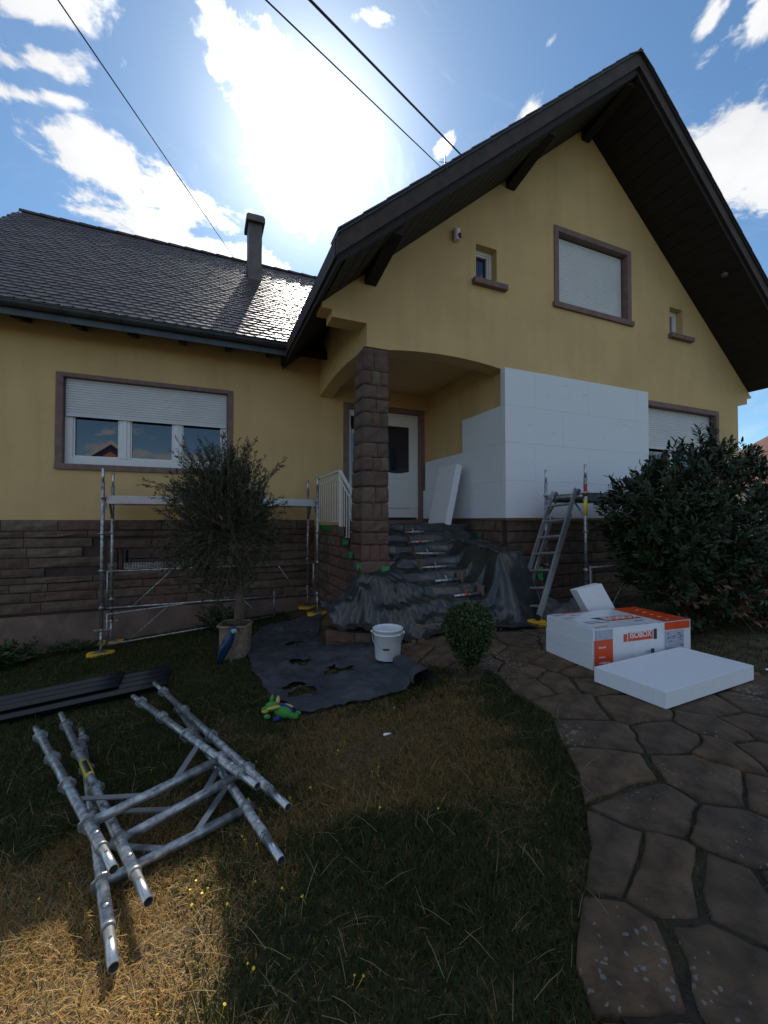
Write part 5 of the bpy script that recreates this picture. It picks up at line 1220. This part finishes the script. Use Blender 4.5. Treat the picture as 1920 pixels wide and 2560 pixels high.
# ------------------------------------------------------------------ plants
def scatter(name, tv, tf, P, D, U, S, m, parent=None, off=(0, 0, 0), col=None):
    """many copies of a small template (x along the leaf, y across, z normal) as one mesh"""
    P, D, U, S = (np.asarray(a, float) for a in (P, D, U, S)); D /= np.linalg.norm(D, axis=1, keepdims=True)
    Y = np.cross(U, D); Y /= np.maximum(np.linalg.norm(Y, axis=1, keepdims=True), 1e-6); Z = np.cross(D, Y); tv = np.asarray(tv, float); n, k = len(P), len(tv)
    V = P[:, None]+S[:, None, None]*(tv[None, :, 0:1]*D[:, None]+tv[None, :, 1:2]*Y[:, None]+tv[None, :, 2:3]*Z[:, None])
    V = (V.reshape(-1, 3)-np.asarray(off)).astype(np.float32)
    return raw_mesh(name, V, tf, n, k, m, parent, off, col)
def raw_mesh(name, V, tf, n, k, m, parent, off, col):
    sizes = [len(f) for f in tf]; flat = np.concatenate([np.array(f) for f in tf]); nl = len(flat)
    idx = (np.arange(n)[:, None]*k+flat[None]).ravel().astype(np.int32); tot = np.tile(sizes, n).astype(np.int32); st = np.concatenate([[0], np.cumsum(tot)[:-1]]).astype(np.int32)
    me = bpy.data.meshes.new(name); me.vertices.add(len(V)); me.vertices.foreach_set('co', V.ravel()); me.loops.add(len(idx)); me.loops.foreach_set('vertex_index', idx)
    me.polygons.add(len(tot)); me.polygons.foreach_set('loop_start', st); me.polygons.foreach_set('loop_total', tot)
    if col is not None:
        ca = me.color_attributes.new('col', 'FLOAT_COLOR', 'POINT'); c = np.ones((len(V), 4), np.float32); c[:, :3] = col; ca.data.foreach_set('color', c.ravel())
    me.update(calc_edges=True); me.validate(); me.materials.append(MATS[m])
    o = bpy.data.objects.new(name, me); C.objects.link(o)
    if parent is not None: o.parent = parent
    else: o.location = off
    ROOT[o.name] = Vector(off); return o
def unit(n): v = RNG.normal(size=(n, 3)); return v/np.linalg.norm(v, axis=1, keepdims=True)
LEAF = ([(0,0,0), (.35,.5,.06), (.35,-.5,.06), (.35,0,0), (.75,.36,.03), (.75,-.36,.03), (.75,0,-.04), (1,0,-.12)], [(0,3,1), (0,2,3), (3,6,4,1), (3,2,5,6), (6,7,4), (6,5,7)])
def leaf(w): return [(x, y*w, z*.9) for x, y, z in LEAF[0]], LEAF[1]
THIN = lambda w: ([(0,0,0), (.5,.5*w,.02), (1,0,-.05), (.5,-.5*w,.02)], [(0,3,2,1)])

def olive():
    base = Vector((.40, 5.66, .25)); t = thing('olive_tree', base, 'young olive tree with bushy grey green crown growing from the planter', 'tree')
    m = MB(); m.path([(.40,5.66,.2), (.405,5.66,.45), (.43,5.65,.75), (.41,5.64,1.0), (.36,5.63,1.3), (.32,5.62,1.6)], .052, 10, .03); obj('trunk', m, 'bark', t)
    m = MB(); m.bar((.445, 5.72, .2), (.452, 5.72, 1.0), .05, .05, (0, 1, 0)); obj('stake', m, 'stake', t)
    rs = np.random.default_rng(5); br = MB(); P = []; D = []; U = []; S = []
    ctr = np.array([.24, 5.63, 1.66])
    def twig(a, d, L, nleaf, droop, leaves=True, r=.004):
        pts = []; p = np.array(a, float); d = d/np.linalg.norm(d)
        for i in range(7):
            pts.append(p.copy()); d = d+np.array([0, 0, droop])+rs.normal(size=3)*.07; d /= np.linalg.norm(d); p = p+d*L/6
        br.path([tuple(q) for q in pts], r, 4, r*.4, cap=False)
        for i in range(nleaf):
            f = rs.uniform(.12, 1.0)*5.999; k = int(f); q = pts[k]+(pts[min(k+1, 6)]-pts[k])*(f-k); ax = pts[min(k+1, 6)]-pts[max(k-1, 0)]; ax /= np.linalg.norm(ax)
            s = rs.normal(size=3); s -= ax*s.dot(ax); s /= np.linalg.norm(s)
            P.append(q); D.append(ax*.75+s*.7+[0, 0, .05]); U.append(rs.normal(size=3)+[0, 0, .6]); S.append(rs.uniform(.038, .062))
    for k in range(11):
        a = np.array([.40, 5.64, .85+.07*k]); d = np.array([math.cos(k*2.4), math.sin(k*2.4)*.8, .9]); pts = [a+d*s*np.array([.62, .55, .62])*.9 for s in np.linspace(0, .62, 5)]; br.path([tuple(p) for p in pts], .016, 5, .007, cap=False)
    for k in range(1150):
        v = rs.normal(size=3); v /= np.linalg.norm(v); rr = rs.uniform(.08, 1)**.55
        # widest in the middle, wispy top, hanging skirt
        p = ctr+v*rr*np.array([.56, .50, .74])*(1+.28*noise.noise(Vector(v*1.7)))+[0, 0, -.10]
        if v[2] > .2: p[:2] = ctr[:2]+(p[:2]-ctr[:2])*(1-.45*(v[2]-.2)); 
        d = (p-(ctr+[0.1, 0, -.45])); d /= np.linalg.norm(d); d = d*.9+np.array([0, 0, .35 if v[2] > -.15 else -.05])+rs.normal(size=3)*.25
        twig(p, d, rs.uniform(.16, .36)*(1.2 if v[2] > .3 else 1), 30 if v[2] > -.2 else 24, -.02 if v[2] > -.1 else -.14)
    for a, d, L in (((-.15, 5.6, 1.95), (-1, -.1, .12), .62), ((-.2, 5.6, 1.80), (-1, .05, .05), .45), ((.0, 5.6, 2.1), (-.75, 0, .75), .5), ((.6, 5.6, 2.0), (.55, 0, .9), .5), ((.7, 5.6, 1.75), (.9, .1, .35), .42), ((.15, 5.6, 2.25), (-.35, 0, 1), .5), ((.45, 5.6, 2.2), (.1, 0, 1), .52), ((-.05, 5.6, 2.15), (-.6, 0, .9), .55), ((.7, 5.55, 1.6), (1, 0, .1), .4), ((.3, 5.6, 2.3), (-.05, .1, 1), .35)):
        for j in range(3): twig(np.array(a)+rs.normal(size=3)*.04, np.array(d, float)+rs.normal(size=3)*.12, L*rs.uniform(.7, 1), 34, -.01, r=.005)
    obj('branches', br, 'bark', t, fix=False)
    tv, tf = THIN(.2); scatter('crown', tv, tf, P, D, U, S, 'olive_leaf', t, base)
olive()

def laurel():
    base = Vector((6.2, 3.5, .25)); t = thing('laurel_bush', base, 'large dark green laurel bush at the right edge in front of the scaffold', 'bush')
    rs = np.random.default_rng(9); lobes = [((6.25, 3.52, 1.45), (1.35, .62, 1.12), 1100), ((5.28, 3.60, 1.62), (.58, .5, .55), 380), ((5.48, 3.55, 1.15), (.58, .48, .55), 320), ((7.3, 3.5, 1.6), (.9, .6, .95), 420), ((6.5, 3.3, .72), (1.05, .45, .45), 420), ((7.6, 3.3, .8), (.8, .5, .55), 260)]
    P = []; D = []; U = []; S = []; dP = []; dD = []; dU = []; dS = []; br = MB()
    for c, r, n in lobes:
        c, r = np.array(c), np.array(r)
        for k in range(n):
            v = rs.normal(size=3); v /= np.linalg.norm(v); f = rs.uniform(.45, 1)**.45*(1+.13*noise.noise(Vector(v*2.3)+Vector(c))); p = c+v*r*f
            if p[2] < .32: continue
            ax = v*np.array([.8, .9, .7])+[0, 0, .55]+rs.normal(size=3)*.25; ax /= np.linalg.norm(ax); L = rs.uniform(.12, .24)
            if k % 3 == 0: br.path([tuple(p-ax*L*1.6), tuple(p+ax*L)], .005, 4, .003, cap=False)
            m = rs.integers(8, 13); dead = (p[2] < .95 and 5.3 < p[0] < 6.9 and rs.random() < .30)
            for i in range(m):
                h = i/m; q = p+ax*L*h; s = rs.normal(size=3); s -= ax*s.dot(ax); s /= np.linalg.norm(s); d = ax*(.25+.9*h)+s*(1.05-.4*h)+[0, 0, -.12*(1-h)]
                (dP if dead else P).append(q); (dD if dead else D).append(d); (dU if dead else U).append(ax+rs.normal(size=3)*.15); (dS if dead else S).append(rs.uniform(.07, .115))
    for k in range(9):
        a = rs.uniform(-1, 1, 2); br.path([(6.1+a[0]*.4, 3.5+a[1]*.15, .22), (6.1+a[0]*.9, 3.5+a[1]*.25, .9), (6.15+a[0]*1.4, 3.5+a[1]*.4, 1.8)], .028, 6, .010)
    obj('stems', br, 'bark', t, fix=False)
    tv, tf = leaf(.34); scatter('crown', tv, tf, P, D, U, S, 'laurel_leaf', t, base)
    if dP: tag(scatter('dead_foliage', tv, tf, dP, dD, dU, dS, 'dead_leaf', t, base), 'brown withered leaves low in the bush')
laurel()

def topiary():
    bx, by = 2.23, 3.27; base = Vector((bx, by, gz(bx, by))); t = thing('topiary_bush', base, 'small clipped ball bush on a short stem beside the path', 'bush')
    m = MB()
    for k in range(7):
        a = k*.9; m.path([(bx+.03*math.cos(a), by+.03*math.sin(a), base.z-.02), (bx+.05*math.cos(a), by+.05*math.sin(a), base.z+.16), (bx+.12*math.cos(a), by+.12*math.sin(a), base.z+.34)], .011, 5, .006)
    obj('stems', m, 'bark', t)
    rs = np.random.default_rng(3); n = 7600; v = rs.normal(size=(n, 3)); v /= np.linalg.norm(v, axis=1, keepdims=True)
    f = rs.uniform(.35, 1, n)**.4; f *= 1+.06*np.array([noise.noise(Vector(x)*4) for x in v])
    r = np.array([.235, .235, .235]); P = v*f[:, None]*r; low = P[:, 2] < 0; P[low, 2] *= 1.4; P[low, :2] *= (1-.35*np.clip(-P[low, 2]/.29, 0, 1))[:, None]
    P *= (1+.10*np.array([noise.noise(Vector(x)*1.6+Vector((5, 0, 0))) for x in v]))[:, None]; st = rs.random(n) < .05; P[st] *= rs.uniform(1.05, 1.28, (int(st.sum()), 1)); P[low, :2] *= .94
    P += np.array([bx, by, base.z+.39]); D = v*.8+rs.normal(size=(n, 3))*.6+[0, 0, .25]; S = rs.uniform(.022, .038, n)
    tv, tf = THIN(.55); scatter('crown', tv, tf, P, D, v+rs.normal(size=(n, 3))*.4, S, 'box_leaf', t, base)
topiary()

def shrub(name, label, cx, cy, rad, h, n, mt, size, w, cat='plant', group=None):
    z = gz(cx, cy)-.02; base = Vector((cx, cy, z)); t = thing(name, base, label, cat, group); rs = np.random.default_rng(int(abs(cx*100)+cy*10)); P = []; D = []; U = []; S = []; br = MB()
    for k in range(n):
        a = rs.uniform(0, 6.283); r = rad*math.sqrt(rs.random()); tip = np.array([cx+r*math.cos(a), cy+r*math.sin(a), z+h*rs.uniform(.35, 1)*(1-.4*(r/rad)**2)]); root = np.array([cx+r*.25*math.cos(a), cy+r*.25*math.sin(a), z]); mid = (tip+root)/2+[0, 0, .1*h]
        br.path([tuple(root), tuple(mid), tuple(tip)], .004, 4, .002, cap=False)
        for i in range(12):
            f = rs.uniform(.25, 1); q = root*(1-f)**2+mid*2*f*(1-f)+tip*f*f; s = rs.normal(size=3); s[2] = abs(s[2])*.5
            P.append(q); D.append(s+(tip-root)*.4); U.append(rs.normal(size=3)*.5+[0, 0, 1]); S.append(size*rs.uniform(.6, 1.2))
    obj('stems', br, mt, t, fix=False); tv, tf = THIN(w); scatter('foliage', tv, tf, P, D, U, S, mt, t, base)
shrub('shrub', 'low dark shrub at the wall behind the olive planter', .25, 7.35, .42, .62, 70, 'weed_leaf', .07, .4, 'shrub')
shrub('weed_clump', 'leafy green weeds against the house wall at the left edge', -2.55, 7.4, .5, .45, 70, 'weed_leaf', .09, .45, 'weeds')
shrub('weed_clump', 'small weeds at the foot of the wall beside the left scaffold post', -1.75, 7.75, .4, .22, 36, 'weed_leaf', .06, .4, 'weeds')
shrub('weed_clump', 'little white flowering weed growing beside the olive trunk', .24, 5.63, .07, .42, 12, 'weed_leaf', .04, .4, 'weeds')
shrub('weed_clump', 'dark low ground cover under the laurel behind the pack', 5.1, 3.35, .45, .3, 60, 'laurel_leaf', .10, .4, 'weeds')

# ------------------------------------------------------------------ grass
DRY = [(1.45, 2.75, .75, .55, 1.1), (1.1, 2.35, .6, .45, .9), (1.75, 2.15, .35, .5, .8), (-.55, 1.6, .75, .85, 1.6), (-.9, 2.3, .6, .5, .6), (.55, 3.05, .45, .3, .45), (-.15, 3.4, .7, .4, .25), (.6, 2.2, .35, .35, .4), (.75, 1.55, .4, .6, -.8), (-1.3, 3.6, .9, .8, -.4), (.25, 2.75, .35, .4, -.3)]  # dry patches; the strongest one is also raised to brighten the sunlit corner
def fbm(x, y, s, seed, n=4):
    """smooth value noise on arrays"""
    out = np.zeros_like(x); amp = 1.0
    for o in range(n):
        r = np.random.default_rng(seed+o); G = r.random((128, 128)); u = x*s*2**o+37.3; v = y*s*2**o+91.7; i = np.floor(u).astype(int); j = np.floor(v).astype(int); a = u-i; b = v-j; a = a*a*(3-2*a); b = b*b*(3-2*b)
        g = lambda p, q: G[q % 128, p % 128]
        out += amp*((g(i, j)*(1-a)+g(i+1, j)*a)*(1-b)+(g(i, j+1)*(1-a)+g(i+1, j+1)*a)*b-.5); amp *= .5
    return out
def dryness(x, y):
    d = np.full_like(x, -.24)
    for cx, cy, rx, ry, w in DRY: d += w*np.exp(-(((x-cx)/rx)**2+((y-cy)/ry)**2))
    d += fbm(x, y, 2.1, 11)*.95+fbm(x, y, 7, 31, 3)*.55
    # greener strip along the path edge and near the house
    px = np.interp(y, [0, .3, 1.05, 1.33, 1.6, 1.95, 2.3, 2.75], [.7, .78, 1.15, 1.5, 1.79, 2.05, 2.25, 2.33]); d -= .9*np.exp(-((px-x)/.20)**2)*(y < 3)
    d -= .35*np.clip((y-3.8)/1.5, 0, 1)
    return np.clip(d, 0, 1)
def grass():
    def field(n, xr, yr, keep):
        x = RNG.uniform(*xr, n); y = RNG.uniform(*yr, n); k = keep(x, y); return x[k], y[k]
    def keep(x, y):
        d = np.hypot(x, y); k = RNG.random(len(x)) < np.minimum(1, (2.6/np.maximum(d, .1))**1.35)
        k &= ~inpoly(x-.012, y, PATH); t = inpoly(x, y, TARP)
        for hx, hy, ra, rb in HOLES: t &= ~((((x-hx)/ra)**2+((y-hy)/rb)**2) < .8)
        k &= ~t; k &= y < 7.95; k &= ~((x > 1.38) & (y > 4.4) & (x < 4.6)); k &= ~((x < -.36) & (y > 4.87) & (y < 5.6)); k &= ~((x > 1.95) & (y > 7)); k &= ((x-2.23)**2+(y-3.27)**2 > .02)
        k &= d > .55
        return k
    parts = []
    x, y = field(620000, (-3.2, 2.6), (.35, 8), keep); parts.append((x, y))
    x, y = field(60000, (4.3, 9.5), (.8, 5.3), keep); parts.append((x, y))
    x, y = field(15000, (-1.6, .9), (-1.2, .6), lambda a, b: ~inpoly(a, b, PATH)); parts.append((x, y))
    jx = RNG.uniform(.5, 4.9, 60000); jy = RNG.uniform(-.2, 4.9, 60000); k = inpoly(jx, jy, PATH); jx, jy = jx[k], jy[k]; sd = np.array(SEEDS)
    dd = np.sort(np.hypot(jx[:, None]-sd[None, :, 0], jy[:, None]-sd[None, :, 1]), axis=1); k = (dd[:, 1]-dd[:, 0] < .022) & (fbm(jx, jy, 2.5, 5) > -.12); jn = int(k.sum())
    w = [WARP(a, b) for a, b in zip(jx[k], jy[k])]; parts.append((np.array([a for a, b in w]), np.array([b for a, b in w])))
    x = np.concatenate([p[0] for p in parts]); y = np.concatenate([p[1] for p in parts]); n = len(x)
    z = gzv(x, y)-.03; dist = np.hypot(x, y); dr = dryness(x, y); isdry = RNG.random(n) < np.clip(dr*1.25+.12, 0, .95)
    patch = fbm(x, y, 4, 77, 3)
    ht = np.where(isdry, RNG.uniform(.022, .05, n), RNG.uniform(.028, .065, n))*(1+.5*np.clip(patch, -1, 1)); ht[RNG.random(n) < .012] *= 1.9; ht[n-jn:] *= .45; z[n-jn:] += .022; isdry[n-jn:] = RNG.random(jn) < .35
    wd = np.where(isdry, .0016, .0022)*(.75+.25*np.maximum(1, dist/1.8)*1.15); az = RNG.uniform(0, 2*np.pi, n); lean = np.where(isdry, RNG.uniform(.5, 1.7, n), RNG.uniform(.15, 1.0, n))
    dx, dy = np.cos(az), np.sin(az); sx, sy = -dy, dx
    V = np.zeros((n, 5, 3), np.float32)
    for k, (t, ww) in enumerate(((0, 1), (0, -1), (.55, .8), (.55, -.8), (1, 0))):
        hor = ht*lean*t*t*1.0+ht*.12*t; ver = ht*(t-.28*np.minimum(lean, 1.3)*t*t)
        V[:, k, 0] = x+dx*hor+sx*wd*ww; V[:, k, 1] = y+dy*hor+sy*wd*ww; V[:, k, 2] = z+ver
    g = RNG.random(n)[:, None]; green = np.array([.045, .068, .018])*(1-g)+np.array([.085, .105, .03])*g; dry = np.array([.50, .315, .105])*(1-g)+np.array([.27, .16, .055])*g
    pale = np.array([.54, .41, .20]); dry = np.where(RNG.random((n, 1)) < .12, pale, dry); sun_tint = np.exp(-((x+.4)/1.0)**2-((y-1.5)/.8)**2)[:, None]; dry = dry*(.68+.80*sun_tint); col = np.where(isdry[:, None], dry, green*.85)*(.7+.5*RNG.random((n, 1)))  # sunlight and shade put into the straw colour: lighter patch, darker around
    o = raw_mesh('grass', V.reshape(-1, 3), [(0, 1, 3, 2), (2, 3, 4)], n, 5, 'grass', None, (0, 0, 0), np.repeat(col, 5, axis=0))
    tag(o, 'short lawn grass, straw coloured in patches and green between', 'grass', None, 'stuff')
    print('blades', n)
    # loose straw stalks lying on the turf
    m = 900; sx_ = RNG.uniform(-1.6, 2.3, m); sy_ = RNG.uniform(1.0, 4.5, m); k = ~inpoly(sx_-.05, sy_, PATH) & ~inpoly(sx_, sy_, TARP); sx_, sy_ = sx_[k], sy_[k]; m = len(sx_)
    a = RNG.uniform(0, 6.28, m); D = np.stack([np.cos(a), np.sin(a), RNG.uniform(-.05, .35, m)], 1); P = np.stack([sx_, sy_, gzv(sx_, sy_)+.012], 1)
    tv = [(0, .008, 0), (0, -.008, 0), (.5, .008, .07), (.5, -.008, .07), (1, .004, .02), (1, -.004, .02)]
    o = scatter('straw', tv, [(0, 1, 3, 2), (2, 3, 5, 4)], P, D, np.tile([0, 0, 1.0], (m, 1)), RNG.uniform(.05, .16, m), 'grass', None, (0, 0, 0), np.tile([.40, .31, .17], (m*6, 1)))
    tag(o, 'loose dry stalks lying over the lawn', 'straw', None, 'stuff')
grass()
def flowers():
    m = MB(); m.lathe((0, 0, 0), [(.001, .0), (.004, .002), (.0075, .006), (.0085, .008), (.004, .0075), (.001, .007)], 8); m.path([(0, 0, 0), (.004, 0, -.03), (.002, .002, -.07)], .0012, 4)
    me = m.mesh('buttercup'); me.materials.append(MATS['flower']); rs = random.Random(8); n = 0
    spots = [(-.52, 2.22), (-.62, 2.35), (.12, 1.62), (.0, 1.35), (.2, 1.38), (.42, 1.4), (-.2, 1.45), (.05, 1.95), (.3, 1.75), (.85, 2.75), (-.75, 1.9), (.35, 2.35), (.6, 1.6), (.2, 2.1)]
    while n < 46:
        if rs.random() < .7: c = rs.choice(spots); x, y = c[0]+rs.gauss(0, .07), c[1]+rs.gauss(0, .07)
        else: x, y = rs.uniform(-1.3, 1.4), rs.uniform(1.3, 3.2)
        o = bpy.data.objects.new('buttercup', me); C.objects.link(o); o.location = (x, y, gz(x, y)+rs.uniform(.015, .04)); o.rotation_euler = (rs.uniform(-.5, .5), rs.uniform(-.5, .5), rs.uniform(0, 6)); s = rs.uniform(.4, .75); o.scale = (s, s, s)
        tag(o, 'tiny yellow buttercup flower in the lawn', 'flower', 'yellow buttercups scattered over the lawn'); n += 1
flowers()
def scraps():
    for x, y, l in ((1.18, 2.72, 'small white paper scrap on the dry grass before the ground sheet'), (4.62, 2.15, 'small pale scrap on the grass right of the loose foam board')):
        m = MB(); z = gz(x, y)+.02; m.add([(x-.03, y-.008, z), (x+.02, y-.014, z+.006), (x+.034, y+.006, z+.002), (x-.022, y+.010, z+.008), (x, y, z+.012)], [(0,1,4),(1,2,4),(2,3,4),(3,0,4)]); tag(obj('paper_scrap', m, 'paper', fix=False, off=(x, y, z)), l, 'scrap')
scraps()
